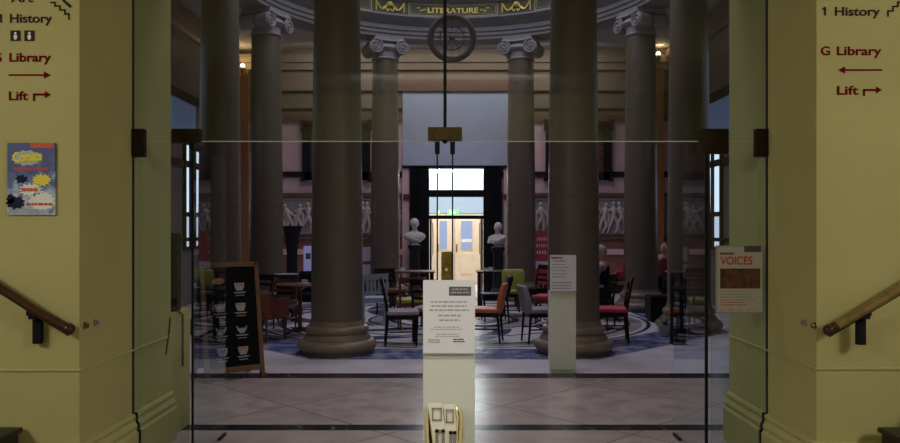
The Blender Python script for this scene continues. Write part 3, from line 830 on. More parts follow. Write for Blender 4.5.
# ------------------------------------------------------------------ glass screen and doors
TZ = P(0, 141, GD).z            # underside of the transom glass
XM = P(445, 0, GD).x
w1 = sempty('window_1', (0, GD, 0), 'left transom glass above the doors'); w2 = sempty('window_2', (0, GD, 0), 'right transom glass above the doors')
MB().box(-WX+.004, XM-.008, 0, .012, TZ, 3.69).build('transom_pane', M['glass'], w1)
MB().box(XM+.008, WX-.004, 0, .012, TZ, 3.69).build('transom_pane', M['glass'], w2)
struct(MB().box(-1.75, 1.75, GD-.001, GD+.013, TZ-.005, TZ).build('trim_transom_edge', M['edgepale']))
struct(MB().box(XM-.011, XM+.011, GD-.004, GD+.016, TZ+.06, 3.69).build('trim_glass_joint', M['seal']))
for sx, n in ((-1, 7), (1, 8)):
    t = sempty('window_%d' % n, (0, GD, 0), 'fixed sidelight glass beside the '+('left' if sx < 0 else 'right')+' pier')
    a, c = sorted((sx*1.765, sx*(WX-.05)))
    MB().box(a, c, 0, .012, .0, TZ-.006).build('glass_pane', M['glass'], t)
    a, c = sorted((sx*(WX-.05), sx*(WX-.004)))
    MB().box(a, c, 0, .012, .37, TZ-.006).build('glass_pane_edge', M['glass'], t)
    a, c = sorted((sx*(WX-.006), sx*WX))
    sb = MB().box(a, c, -.005, .018, .36, 3.69)
    for d0, d1, z0, z1 in ((.046, .053, .0, .25), (.030, .046, .235, .25), (.037, .044, .25, .30), (.027, .033, .29, .365), (.0, .033, .358, .366)):
        a, c = sorted((sx*(WX-d1), sx*(WX-d0))); sb.box(a, c, -.005, .018, z0, z1)
    sb.build('seal_strip', M['seal'], t)
    # wall clamp and corner patch
    a, c = sorted((sx*(WX-.085), sx*WX))
    MB().box(a, c, -.02, .03, P(0, 157, GD).z, P(0, 129, GD).z).build('wall_clamp', M['bronze'], t, bevel=.003)
    a, c = sorted((sx*1.68, sx*1.875))
    MB().box(a, c, -.02, .03, P(0, 154 if sx > 0 else 143, GD).z, P(0, 129, GD).z).build('corner_fitting', M['bronze'], t, bevel=.003)
LW = .78
def leaf(n, x, label, hinge_sign, seal_w, pull=True):
    t = sempty('door_%d' % n, (x, GD+.02, 0), label)
    MB().box(-.005, .005, 0.03, LW, .022, TZ-.05).build('glass_pane', M['leafglass'], t)
    MB().box(-seal_w/2, seal_w/2, .018, .03, .02, TZ-.03).build('edge_strip', M['seal'], t)
    MB().box(-.012, .012, LW-.16, LW, .003, .022).build('bottom_patch', M['bronze'], t, bevel=.002)
    MB().box(-.014, .014, .0, .20, TZ-.055, TZ-.005).build('top_patch', M['bronze'], t, bevel=.002)
    return t
leaf(1, P(190.5, 0, GD).x, 'left glass door standing open beside the left sidelight', 1, .014)
leaf(4, P(708.5, 0, GD).x, 'right glass door standing open beside the right sidelight', 1, .020)
l2 = leaf(2, P(437.2, 0, GD).x, 'glass door standing open left of centre, edge on', 1, .010)
l3 = leaf(3, P(452.6, 0, GD).x, 'glass door standing open right of centre, edge on', 1, .010)
for l in (l2, l3):
    MB().cyl((0, .0, P(0, 154, GD).z), (0, .0, P(0, 141, GD).z), .016, .018, 12).build('pivot_sleeve', M['black_iron'], l)
for o_, sg in ((P(198.5, 0, GD+.25).x, -1),):
    pass
M['fitbrass'] = mat('dull_dark_brass', (0.10, 0.072, 0.022), 0.5, 0.5, var=0.3, scale=25)
cf = MB().box(-.115, .115, -.03, .04, P(0, 140.5, GD).z, P(0, 127.5, GD).z).build('trim_centre_fitting', M['fitbrass'], bevel=.004)
cf.location = (XM, GD, 0); struct(cf, 'brass fitting joining the glass panels at the centre')
MB().cyl((0, 0, P(0, 143.5, GD).z), (0, 0, P(0, 140, GD).z), .012, .02).build('pivot_pin', M['black_iron'], cf)

# brass lock post between the middle doors
lp = thing('brass_lock_post', 'slim aged brass post between the middle glass doors, behind the near sign', 'post', (P(446.5, 0, 5.6).x, 5.6, 0))
zt = P(0, 251.5, 5.6).z
MB().box(-.038, .038, -.03, .03, 0.03, zt).build('body', M['brass'], lp, bevel=.004)
MB().box(-.075, .075, -.06, .06, 0, .03).build('foot_plate', M['bronze'], lp, bevel=.003)
MB().cyl((0, -.036, zt-.13), (0, -.03, zt-.13), .012).build('keyhole', M['orn_gold'], lp)

# ------------------------------------------------------------------ near plinth with sign and brass ornament
def plinth(D, xc, h, wd, label, d=.16):
    t = thing('sign_plinth', label, 'plinth', ((xc-450)*D/F, D, 0))
    MB().box(-wd/2, wd/2, 0, d, .04, h).build('body', M['postpaint'], t, bevel=.003)
    MB().box(-wd/2+.01, wd/2-.01, .01, d-.01, 0, .04).build('foot', M['postpaint'], t)
    return t
D1 = 4.29
p1 = plinth(D1, 449, P(0, 282, D1).z, .29, 'pale plinth nearest the camera carrying the large notice')
sg = thing('notice_sign', 'white notice with dark corner block fixed to the near plinth', 'sign', (p1.location.x, D1-.012, P(0, 352.5, D1).z))
sh_ = (352.5-280)*D1/F; sw = 51.5*D1/F
MB().box(-sw/2, sw/2, 0, .006, 0, sh_).build('sheet', M['paper'], sg)
lo, hi = -sw/2, sw/2
def q(px, py): return ((px-449)*D1/F, (352.5-py)*D1/F)
a = q(449, 295.5); c = q(471, 286.5)
MB().box(a[0], c[0], -.001, 0, a[1], c[1]).build('corner_block', M['ink'], sg)
rnd = random.Random(4)
words('printed_words', 2, a[0]+.008, c[0]-.008, c[1]-.010, .018, .009, -.0012, M['inkgrey'], sg, rnd, gap=.004)
words('printed_words', 3, q(428, 0)[0], q(470, 0)[0], q(0, 301)[1], .023, .008, 0, M['inkgrey'], sg, rnd)
words('printed_words', 2, q(438, 0)[0], q(461, 0)[0], q(0, 314.5)[1], .026, .009, 0, M['inkgrey'], sg, rnd)
words('printed_words', 2, q(431, 0)[0], q(462, 0)[0], q(0, 326.5)[1], .012, .004, 0, M['inkgrey'], sg, rnd, gap=.004)
words('printed_words', 2, q(434, 0)[0], q(461, 0)[0], q(0, 333.5)[1], .012, .004, 0, M['inkgrey'], sg, rnd, gap=.004)
words('printed_words', 2, q(428, 0)[0], q(440, 0)[0], q(0, 339)[1], .012, .007, 0, M['inkgrey'], sg, rnd, gap=.003)
words('printed_words', 2, q(453, 0)[0], q(465, 0)[0], q(0, 338.5)[1], .012, .007, 0, M['ink'], sg, rnd, gap=.003)
MB().box(-sw/2, sw/2, -.004, .006, -.008, 0).build('bottom_ledge', M['inkgrey'], sg)

og = thing('brass_ornament', 'brass cuff-like ornament with cream-painted glare and grey insets on front of the near plinth', 'ornament', (p1.location.x, D1-.004, P(0, 470, D1).z))
kk = D1/F
def oq(px, py): return ((px-449)*kk, (470-py)*kk)
def plate(x0, y0, x1, y1, sk, yy, name='plate'):
    """upright curved plate: px corners top-left/right y0, bottom y1 and sideways slant sk px"""
    b = MB(); n = 8; secs = []
    for i in range(n+1):
        t = i/n; py = y0+(y1-y0)*t; ofs = sk*t; bul = .018*math.sin(PI*(.25+.5*t))
        a = oq(x0+ofs, py); c = oq(x1+ofs, py)
        secs.append([Vector((a[0], yy-bul, a[1])), Vector((c[0], yy-bul, c[1])), Vector((c[0], yy-bul-.01, c[1])), Vector((a[0], yy-bul-.01, a[1]))])
    b.loft(secs); return b
pl1 = plate(428, 401.5, 442, 468, 9, -.02).build('left_band', M['orn_cream'], og, smooth=True)
pl2 = plate(443, 403.5, 454.5, 468, 7, -.012).build('right_band', M['orn_cream'], og, smooth=True)
def inset(par, x0, x1, y0, y1, yy):
    b = MB(); sk = (y0-403)/65*8+1
    a = oq(x0+sk, y1); c = oq(x1+sk, y0); t = 1.1*kk
    f = MB(); f.box(a[0], c[0], yy-.003, yy, a[1], a[1]+t); f.box(a[0], c[0], yy-.003, yy, c[1]-t, c[1]); f.box(a[0], a[0]+t, yy-.003, yy, a[1], c[1]); f.box(c[0]-t, c[0], yy-.003, yy, a[1], c[1])
    f.build('inset_frame', M['orn_grey'], par)
inset(pl1, 431, 440.5, 405.5, 418, -.049); inset(pl2, 444.5, 452, 407.5, 420.5, -.042)
for par, x0, x1, y0, y1, yy in ((pl1, 431.5, 441, 427, 452, -.052), (pl2, 445, 452, 429, 452, -.044)):
    sk = (y0-403)/65*8+1; a = oq(x0+sk, y1); c = oq(x1+sk, y0)
    b = MB(); b.box(a[0], a[0]+3.2*kk, yy-.003, yy+.004, a[1], c[1]); b.box(c[0]-3.2*kk, c[0], yy-.003, yy+.004, a[1], c[1]); b.box(a[0], c[0], yy-.003, yy+.004, c[1]-3*kk, c[1]); b.build('inset_panel', M['orn_grey'], par)
def side_loop(pts, r, name='side_loop'):
    MB().tube([(oq(px, py)[0], yy, oq(px, py)[1]) for px, py, yy in pts], r, 8).build(name, M['orn_gold'], og, smooth=True)
side_loop([(427.5, 408, -.03), (427, 425, -.035), (428.5, 445, -.035), (431, 468, -.02)], .008)
side_loop([(431, 405, -.035), (431.5, 425, -.045), (434, 445, -.045), (437, 466, -.02)], .004)
side_loop([(456, 406, -.02), (457.5, 416, -.04), (457, 432, -.04), (458, 450, -.03), (459, 468, -.012)], .006)
side_loop([(456.5, 410, -.02), (459.5, 408.5, -.035), (461.5, 416, -.04), (460.5, 430, -.04), (460.5, 450, -.03), (460, 468, -.012)], .010)
MB().box(oq(429, 0)[0], oq(459, 0)[0], -.016, .003, oq(0, 470)[1], oq(0, 409)[1]).build('backing', M['bronze'], og, bevel=.003)

# second plinth
D2 = 8.59
p2 = plinth(D2, 563, P(0, 291.5, D2).z, .29, 'pale plinth standing before the thick right column')
s2 = thing('notice_sign', 'lilac-white notice on top of the farther plinth', 'sign', (p2.location.x, D2-.012, P(0, 291, D2).z))
hh = (291-255)*D2/F
MB().box(-.145, .145, 0, .01, 0, hh).build('sheet', M['paper2'], s2)
words('printed_words', 1, -.13, 0.03, hh-.02, .03, .022, 0, M['ink'], s2, rnd, 'l')
words('printed_words', 1, -.11, 0.04, hh-.06, .03, .012, 0, M['red'], s2, rnd, 'l')
words('printed_words', 5, -.12, 0.06, hh-.10, .034, .012, 0, M['inkgrey'], s2, rnd, 'l')
words('printed_words', 3, -.12, 0.12, hh-.30, .032, .014, 0, M['inkgrey'], s2, rnd, 'l')
MB().box(-.145, .145, -.006, .01, -.012, 0).build('bottom_ledge', M['inkgrey'], s2)
# ------------------------------------------------------------------ right hand poster on the glass
PD = GD-.02
po = thing('poster', 'white poster with red heading and brown photo fixed to the right sidelight glass', 'poster', P(739.5, 313.5, PD))
kk = PD/F
def q2(px, py): return ((px-739.5)*kk, (313.5-py)*kk)
a = q2(716, 313.5); c = q2(763, 245.5)
MB().box(a[0], c[0], 0, .012, 0, c[1]).build('acrylic_holder', M['inkgrey'], po, bevel=.002)
a = q2(717.5, 312); c = q2(762, 247)
MB().box(a[0], c[0], -.002, 0, a[1], c[1]).build('sheet', M['paper3'], po)
a = q2(744, 252); c = q2(761, 246); MB().box(a[0], c[0], -.0035, -.002, a[1], c[1]).build('corner_block', M['ink'], po)
a = q2(720, 288.5); c = q2(760, 268.5); MB().box(a[0], c[0], -.0035, -.002, a[1], c[1]).build('photo_print', M['photo'], po)
o = text('VOICES', 720, 752, 264.5, 256.5, PD, M['red'], 'lettering', po, .01); o.location.y = -.003
words('printed_words', 1, q2(720, 0)[0], q2(735, 0)[0], q2(0, 252.5)[1], .03, .014, -.002, M['ink'], po, rnd, 'l', .003, .95)
words('printed_words', 4, q2(720, 0)[0], q2(757, 0)[0], q2(0, 291)[1], .019, .007, -.002, M['inkgrey'], po, rnd, 'l', .004)
words('printed_words', 2, q2(720, 0)[0], q2(746, 0)[0], q2(0, 302)[1], .016, .005, -.002, M['red'], po, rnd, 'l', .004)
words('printed_words', 1, q2(720, 0)[0], q2(760, 0)[0], q2(0, 309)[1], .016, .010, -.002, M['inkgrey'], po, rnd, 'l', .04)
# ------------------------------------------------------------------ left hand poster on the pier
PD = 4.45
kk = PD/F
po = thing('poster', 'colourful blue comic poster with yellow lettering on the left yellow wall', 'poster', P(31.5, 215, PD))
def q3(px, py): return ((px-31.5)*kk, (215-py)*kk)
art = MB().box(-24*kk, 24*kk, -.003, .008, 0, 72*kk).build('sheet', M['comic'], po)
def blob(cx, cy, rx, ry, m, name, amp=.2, n=28, seed=1, y=-.0045):
    r_ = random.Random(seed); pts = []
    for i in range(n):
        a = 2*PI*i/n; s_ = 1+amp*(1 if i % 2 else -1)*r_.uniform(.3, 1); c_ = q3(cx, cy); pts.append((c_[0]+rx*kk*s_*math.cos(a), c_[1]+ry*kk*s_*math.sin(a)))
    MB().prism(pts, y, y+.0012).build(name, m, po)
a = q3(31, 148); c = q3(54, 143); MB().box(a[0], c[0], -.0045, -.003, a[1], c[1]).build('corner_block', M['orangered'], po)
blob(27, 158, 15, 7.5, M['paleblue'], 'burst', .12, 24, 2)
blob(42, 180, 9, 6, M['yellowprint'], 'burst', .3, 26, 4)
blob(31, 190, 11, 6, M['white'], 'burst', .3, 26, 6)
blob(42, 201, 12, 9, M['white'], 'burst', .15, 26, 8)
blob(16, 203, 9, 6, M['navyprint'], 'dark_figure', .25, 18, 9, -.0057)
blob(11, 199, 4, 5, M['navyprint'], 'dark_figure', .2, 14, 10, -.0057)
blob(22, 179, 6, 4, M['navyprint'], 'dark_figure', .35, 14, 11, -.0050)
o = text('Comics', 14, 43, 162, 153, PD, M['yellowprint'], 'lettering', po, .05); o.location.y = -.006; o.rotation_euler = (0, R(-4), 0)
words('printed_words', 1, q3(14, 0)[0], q3(50, 0)[0], q3(0, 168)[1], .02, .014, -.004, M['red'], po, rnd, 'l', .004, .95)
words('printed_words', 1, q3(22, 0)[0], q3(39, 0)[0], q3(0, 188)[1], .02, .020, -.0052, M['orangered'], po, rnd, 'l', .003, .95)
words('printed_words', 1, q3(27, 0)[0], q3(53, 0)[0], q3(0, 203)[1], .02, .014, -.0052, M['red'], po, rnd, 'l', .004, .95)
words('printed_words', 2, q3(10, 0)[0], q3(52, 0)[0], q3(0, 209.5)[1], .012, .004, -.0045, M['inkgrey'], po, rnd, 'l', .006, .9)

# ------------------------------------------------------------------ wall directories
PD = 4.458
def W(px, py): p = P(px, py, PD); return p
def flat_poly(par, pts, m, name, th=.0015):
    base = par.location
    return MB().prism([(W(px, py).x-base.x, W(px, py).z-base.z) for px, py in pts], -th, 0).build(name, m, par)
def arrow_line(pts, wpx, head, m, par, name='arrow'):
    """polyline shaft with a triangular head at its end; one mesh"""
    base = par.location; b = MB(); h = wpx/2
    for (xa, ya), (xb, yb) in zip(pts, pts[1:]):
        x0, x1 = min(xa, xb)-h, max(xa, xb)+h; y0, y1 = min(ya, yb)-h, max(ya, yb)+h
        A = W(x0, y1); C = W(x1, y0); b.box(A.x-base.x, C.x-base.x, -.0015, 0, A.z-base.z, C.z-base.z)
    (xe, ye), d = pts[-1], head
    tri = [(xe, ye-3.6), (xe+d, ye), (xe, ye+3.6)]
    b.prism([(W(*p).x-base.x, W(*p).z-base.z) for p in tri], -.0016, .0001)
    return b.build(name, m, par)
dl = thing('wall_directory', 'floor directory lettering with toilet symbols on the left yellow wall', 'sign', W(30, 60))
for (s, x0, x1, yb, yc, m) in (('2', -9, -2, 2, -6, 'letterblack'), ('Art', 11, 33, 2, -6, 'letterblack'), ('History', 10, 52, 22.5, 14, 'letterblack'),
                               ('G', -6, 1.5, 61.5, 53, 'maroon'), ('Library', 9.5, 51, 61.5, 53, 'maroon'), ('Lift', 9, 28, 100, 91.5, 'maroon')):
    text(s, x0, x1, yb, yc, PD, M[m], 'lettering', dl, .018)
def one(par, x, y):
    flat_poly(par, [(x, y+1.6), (x+2.2, y), (x+4, y), (x+4, y+8.5), (x+2.1, y+8.5), (x+2.1, y+2.1), (x+.6, y+3)], M['letterblack'], 'lettering')
one(dl, -2.2, 14)
arrow_line([(9.5, 75), (44, 75)], 1.6, 7, M['maroon'], dl)
arrow_line([(34, 100), (34, 94.5), (45, 94.5)], 2.0, 6, M['maroon'], dl)
st = [(50, 1.5), (56, 1.5), (56, 6), (61, 6), (61, 10.5), (66, 10.5), (66, 15), (71, 15), (71, 20)]
def stair_icon(par, st, wpx=1.5):
    base = par.location; b = MB(); h = wpx/2
    for (xa, ya), (xb, yb) in zip(st, st[1:]):
        A = W(min(xa, xb)-h, max(ya, yb)+h); C = W(max(xa, xb)+h, min(ya, yb)-h)
        b.box(A.x-base.x, C.x-base.x, -.0015, 0, A.z-base.z, C.z-base.z)
    return b.build('stairs_symbol', M['letterblack'], par)
stair_icon(dl, [(51, 2.5), (55, 2.5), (55, 6), (60, 6), (60, 10), (65, 10), (65, 14), (69, 14), (69, 19)])
flat_poly(dl, [(62, 1), (64, -1), (72, 6), (70, 8)], M['letterblack'], 'diagonal_arrow')
for xc in (15.5, 29.5):
    bx = flat_poly(dl, [(xc-5, 30.5), (xc+5, 30.5), (xc+5, 41), (xc-5, 41)], M['letterblack'], 'toilet_symbol')
    b = MB(); c = W(xc, 33.3); base = dl.location
    b.ball((c.x-base.x, -.002, c.z-base.z), (.0075, .001, .0075), 8)
    b.prism([(W(px, py).x-base.x, W(px, py).z-base.z) for px, py in ((xc-1.5, 35), (xc+1.5, 35), (xc+1.8, 38), (xc+.7, 39.8), (xc-.7, 39.8), (xc-1.8, 38))], -.0028, -.0014)
    b.build('white_figure', M['white'], dl).parent = bx
PD = 4.508
drr = thing('wall_directory', 'floor directory lettering with left pointing arrow on the right yellow wall', 'sign', W(860, 60))
for (s, x0, x1, yb, yc, m) in (('History', 835, 880, 15.5, 7, 'letterblack'), ('G', 821, 830, 55, 46.5, 'maroon'), ('Library', 837, 881.5, 55, 46.5, 'maroon'),
                               ('Lift', 837, 858.5, 94.5, 86, 'maroon'), ('Art', 838, 860, -3, -11, 'letterblack')):
    text(s, x0, x1, yb, yc, PD, M[m], 'lettering', drr, .018)
one(drr, 822, 7)
arrow_line([(881.5, 70), (845, 70)], 1.6, -7, M['maroon'], drr)
arrow_line([(864, 95), (864, 90), (876, 90)], 2.0, 6, M['maroon'], drr)
stair_icon(drr, [(888, 16), (888, 11), (893, 11), (893, 6.5), (898, 6.5), (898, 2), (903, 2), (903, -3)])

# ------------------------------------------------------------------ handrails and steps
def handrail(sx, pts, m, label, bx, by0, by1):
    p = [P(px, py, 4.38) for px, py in pts]; base = p[0].copy()
    t = thing('handrail', label, 'handrail', base)
    q_ = [v-base for v in p]
    MB().tube(q_, .027, 14).build('rail', m, t, smooth=True)
    e = MB(); e.ball(q_[0], (.034, .034, .035), 14); e.cyl(q_[0], q_[0]+(q_[1]-q_[0]).normalized()*.05, .031, .028, 14); e.build('end_knob', M['rail_wood'], t, smooth=True)
    c = P(bx, by0, 4.38)-base; d = P(bx, by1, 4.38)-base
    b = MB(); b.box(c.x-.024, c.x+.024, .035, .07, d.z, c.z-.02); b.box(c.x-.035, c.x+.03, -.012, .03, c.z-.015, c.z+.02); b.box(c.x-.024, c.x+.024, -.01, .07, c.z-.035, c.z-.01)
    b.build('bracket', M['black_iron'], t, bevel=.003)
    r_ = MB(); n_ = (q_[-1]-q_[0]); r_.tube([q_[0]+Vector((0, 0, -.031)), q_[-1]+Vector((0, 0, -.031))], .012, 8); r_.build('under_strip', M['black_iron'], t)
handrail(-1, [(69, 329), (35, 310.5), (0, 288), (-60, 249)], M['rail_wood'], 'dark wooden handrail on black bracket on the left wall', 33, 313, 345)
handrail(1, [(829, 330), (865, 310), (900, 289), (960, 252)], M['rail_wood_lit'], 'lit-toned wooden handrail on black bracket on the right wall', 865.5, 313, 346)
for sx, nm in ((-1, 'left'), (1, 'right')):
    t = thing('stair_flight', 'dark stone stairs rising to the '+nm+' below the handrail', 'stairs', (sx*1.88, 3.0, 0))
    for i, x in enumerate((1.92, 2.19, 2.46, 2.73, 3.0, 3.27, 3.54)):
        z = (i+1)*.1517+.01; a, c = sorted((sx*(x-1.88+.03), sx*(5.6-1.88)))
        y1 = 1.44
        MB().box(a, c, 0, y1, z-.1517-.01 if i else 0, z-.03).build('riser', M['step'], t)
        a, c = sorted((sx*(x-1.88), sx*(5.6-1.88)))
        MB().box(a, c, -.02, y1, z-.03, z).build('tread', M['step'], t, bevel=.008)
# small brass studs on the reveals
for sx, lb in ((-1, 'left'), (1, 'right')):
    for i, D in enumerate((4.52, 4.65)):
        z = EYE-(322-230)*4.7/F
        t = thing('wall_stud', 'small round metal stud on the '+lb+' reveal, '+('nearer the pier corner' if i == 0 else 'nearer the glass'), 'stud', (sx*WX, D, z))
        mx = Matrix.Rotation(-sx*PI/2, 4, 'Y')
        MB().lathe([(.022, 0), (.022, .004), (.010, .006), (.009, .012), (.015, .016), (.015, .022), (.007, .025)], (0, 0, 0), 16, mx=mx).build('knob', M['steel'] if i else M['brass'], t, smooth=True)

# dark device with hanging cord on the ledge
dv = thing('wall_intercom', 'tall black device standing on the low yellow ledge with a hanging cord', 'device', (-2.19, 6.05, .957))
MB().box(-.055, .045, 0, .10, 0, .62).build('case', M['pedestal'], dv, bevel=.01)
MB().box(-.04, -.02, -.006, 0, .22, .46).build('highlight_strip', M['bluesheen'], dv)  # bluish highlight on the case, built as a coloured strip
MB().tube([(.02, -.01, .03), (.075, -.03, .0)]+[(.082+.006*math.sin(i*1.6), .02+.006*math.cos(i*1.6), -.03-.40*i/60) for i in range(61)], .007, 6).build('coiled_cord', M['cord'], dv, smooth=True)
MB().tube([(-.02, -.02, .02), (0.05, -.16, -.03), (0.055, -.20, -.15), (0.05, -.25, -.30)], .005, 6).build('thin_cable', M['seal'], dv, smooth=True)

# ------------------------------------------------------------------ chalkboard
ang = math.atan2(.42, .55)
ab = thing('chalkboard', 'wooden framed chalkboard sandwich board with coffee cup drawings by the left column', 'board', (-2.55, 8.02, 0), ang)
Wd, Ht = .66, 1.26
lean = Matrix.Rotation(R(-9), 4, 'X')
def ab_panel(lean, y, art):
    b = MB(); b.box(0.02, Wd-.02, -.008, .008, .10, Ht-.02, lean); fr = b.build('black_panel', M['board'], ab)
    fr.location.y = y
    for nm, dims in (('stile', (0, .05, -.018, .018, 0, Ht)), ('stile', (Wd-.05, Wd, -.018, .018, 0, Ht)), ('top_rail', (0.05, Wd-.05, -.018, .018, Ht-.05, Ht)), ('bottom_rail', (.05, Wd-.05, -.018, .018, .08, .14))):
        o = MB().box(*dims, lean).build(nm, M['boardframe'], ab, bevel=.004); o.location.y = y
    if not art: return
    for c_, cx in enumerate((.20, .43)):
        for r_, z in enumerate((.98, .76, .52, .29)):
            if c_ == 0 and r_ == 0: 
                b = MB(); b.ball((cx, -.011, z+.08), (.07, .003, .035), 14, None); 
                for v in b.bm.verts: v.co = lean @ v.co
                o = b.build('brown_scribble', M['coffee'], fr); continue
            o = MB()
            prof = [(-.06, .055), (.06, .055), (.055, .01), (.035, -.03), (-.035, -.03), (-.055, .01)]
            if r_ == 2: prof = [(-.065, .045), (.065, .045), (.05, .0), (.02, -.03), (-.02, -.03), (-.05, 0)]
            o.prism([(cx+a*.95, z+c) for a, c in prof], -.0105, -.0085, lean)
            o.prism([(cx-.075, z-.045), (cx+.075, z-.045), (cx+.05, z-.058), (cx-.05, z-.058)], -.0105, -.0085, lean)
            cupo = o.build('cup_drawing', M['chalk'], fr)
            f = MB(); f.prism([(cx-.045, z+.045), (cx+.045, z+.045), (cx+.04, z+.025), (cx-.04, z+.025)], -.0125, -.0106, lean); f.build('coffee_drawing', M['coffee'] if r_ != 2 else M['board'], fr)
            l_ = MB(); l_.box(cx-.05, cx+.05, -.0105, -.0085, z-.085, z-.078, lean); l_.build('chalk_line', M['inkgrey'], fr)
ab_panel(lean, 0, True)
lean2 = Matrix.Rotation(R(9), 4, 'X')
yb = .40
_ = MB(); _.box(0.02, Wd-.02, -.008, .008, .10, Ht-.03, lean2); o = _.build('rear_panel', M['board'], ab); o.location.y = yb
for dims in ((0, .05, -.018, .018, 0, Ht-.02), (Wd-.05, Wd, -.018, .018, 0, Ht-.02)):
    o = MB().box(*dims, lean2).build('rear_stile', M['boardframe'], ab, bevel=.004); o.location.y = yb
for xx in (.03, Wd-.03): MB().cyl((xx, .17, Ht-.03), (xx, .24, Ht-.03), .015).build('hinge', M['bronze'], ab)
for xx in (-.005, Wd-.055): MB().box(xx, xx+.06, -.05, .02, 0.0, .05).build('foot', M['boardframe'], ab, bevel=.003)

# ------------------------------------------------------------------ chairs and tables
def chair(label, x, y, rz, frame, seat, style, h=.86, group='cafe chairs under the rotunda', name='cafe_chair'):
    """faces local +y"""
    t = thing(name, label, 'chair', (x, y, 0), rz, group)
    fm, sm = M[frame], M[seat]
    for sx in (-1, 1):
        MB().tube([(sx*.19, .19, 0), (sx*.20, .20, .43)], [.014, .021], 8).build('leg', fm, t)
        MB().tube([(sx*.185, -.235, 0), (sx*.19, -.20, .43)], [.014, .021], 8).build('leg', fm, t)
    b = MB()
    b.box(-.205, .205, .185, .21, .37, .43); b.box(-.205, .205, -.21, -.185, .37, .43); b.box(-.21, -.188, -.2, .2, .37, .43); b.box(.188, .21, -.2, .2, .37, .43)
    b.build('seat_rail', fm, t)
    b = MB(); b.box(-.225, .225, -.215, .23, .43, .49 if style != 'slat' else .455); b.build('seat', sm, t, bevel=.02 if style != 'slat' else .006, seg=3)
    if style in ('pad', 'wood', 'cross'):
        b = MB(); b.cyl((-.19, 0, .2), (.19, 0, .2), .01, seg=8); b.cyl((-.195, -.2, .2), (-.195, .19, .2), .01, seg=8); b.cyl((.195, -.2, .2), (.195, .19, .2), .01, seg=8); b.build('stretcher', fm, t)
    top = (0, -.30, h)
    if style == 'pad':
        secs = []
        for z, yy, hw_, th in ((.42, -.205, .17, .03), (.50, -.22, .20, .04), (.62, -.235, .215, .042), (h-.08, -.27, .215, .04), (h-.02, -.285, .20, .03), (h, -.29, .17, .012)):
            secs.append([Vector((hw_*c[0], yy+th*c[1], z)) for c in ((-1, -.5), (-.9, -1), (0, -1.25), (.9, -1), (1, -.5), (1, .5), (.9, .9), (0, .65), (-.9, .9), (-1, .5))])
        MB().loft(secs).build('backrest', sm, t, smooth=True)
    else:
        for sx in (-1, 1):
            MB().tube([(sx*.19, -.20, .40), (sx*.195, -.225, .60), (sx*.20, -.29, h)], [.021, .019, .015], 8).build('back_post', fm, t, smooth=True)
        b = MB()
        def rail(z0, z1, yy0, yy1):
            b.loft([[Vector((x_, yy0+k_-.03*(1-(x_/.2)**2), z0)) for k_ in (0,)]+[Vector((x_, yy0+.018-.03*(1-(x_/.2)**2), z0)), Vector((x_, yy1+.018-.03*(1-(x_/.2)**2), z1)), Vector((x_, yy1-.03*(1-(x_/.2)**2), z1))] for x_ in (-.2, -.1, 0, .1, .2)])
        rail(h-.09, h, -.275, -.295)
        if style == 'wood': rail(.60, .65, -.225, -.235); rail(.70, .75, -.245, -.255)
        if style == 'slat':
            rail(.52, .56, -.215, -.22)
            for i in range(5): x_ = -.13+.065*i; b.box(x_-.018, x_+.018, -.262, -.25, .54, h-.07)
        if style == 'cross':
            rail(.54, .58, -.215, -.22)
            for s_ in (-1, 1): b.tube([(s_*.18, -.23, .56), (0, -.27, .67), (-s_*.18, -.275, h-.08)], .013, 6)
        b.build('backrest', fm, t, smooth=True)
    return t
def XY(px, D): return ((px-450)*D/F, D)
x, y = XY(485, 11.05); chair('orange leather chair right of the near white notice', x, y, R(80), 'darkwood', 'orange', 'pad', .85)
x, y = XY(541, 11.0);  chair('grey padded chair left of the farther plinth', x, y, R(-80), 'darkwood', 'greyfab', 'pad', .82)
x, y = XY(513, 14.3);  chair('olive green leather chair facing the doors, right of the orange chair', x, y, R(175), 'darkwood', 'olive', 'pad', .86)
x, y = XY(402, 10.75); chair('dark wooden chair with mauve seat beside the thick left column', x, y, R(-84), 'darkwood', 'mauve', 'wood', .92)
x, y = XY(411, 12.5);  chair('brown cross-backed chair with yellow-green seat behind the mauve-seated chair', x, y, R(8), 'brownwood', 'lime', 'cross', .85)
x, y = XY(374, 13.2);  chair('blue-grey painted slat-back chair right of the thick left column', x, y, R(10), 'bluegrey', 'bluegrey', 'slat', .86)
x, y = XY(549, 13.2);  chair('red-brown cross-backed chair behind the farther plinth', x, y, R(70), 'redwood', 'redseat', 'cross', .92)
x, y = XY(611, 11.1);  chair('dark ladder-backed chair with red seat right of the thick right column', x, y, R(82), 'darkwood', 'redseat', 'wood', .93)
x, y = XY(280, 13.1);  chair('black padded chair half hidden behind the red-brown tub chair', x, y, R(160), 'darkwood', 'blackfab', 'pad', .82)
x, y = XY(306, 13.6);  chair('black padded chair peeping out left of the thick left column', x, y, R(175), 'darkwood', 'blackfab', 'pad', .86)
x, y = XY(254, 13.6);  chair('dark chair with brown seat farthest left behind the chalkboard', x, y, R(150), 'darkwood', 'brownwood', 'wood', .80)

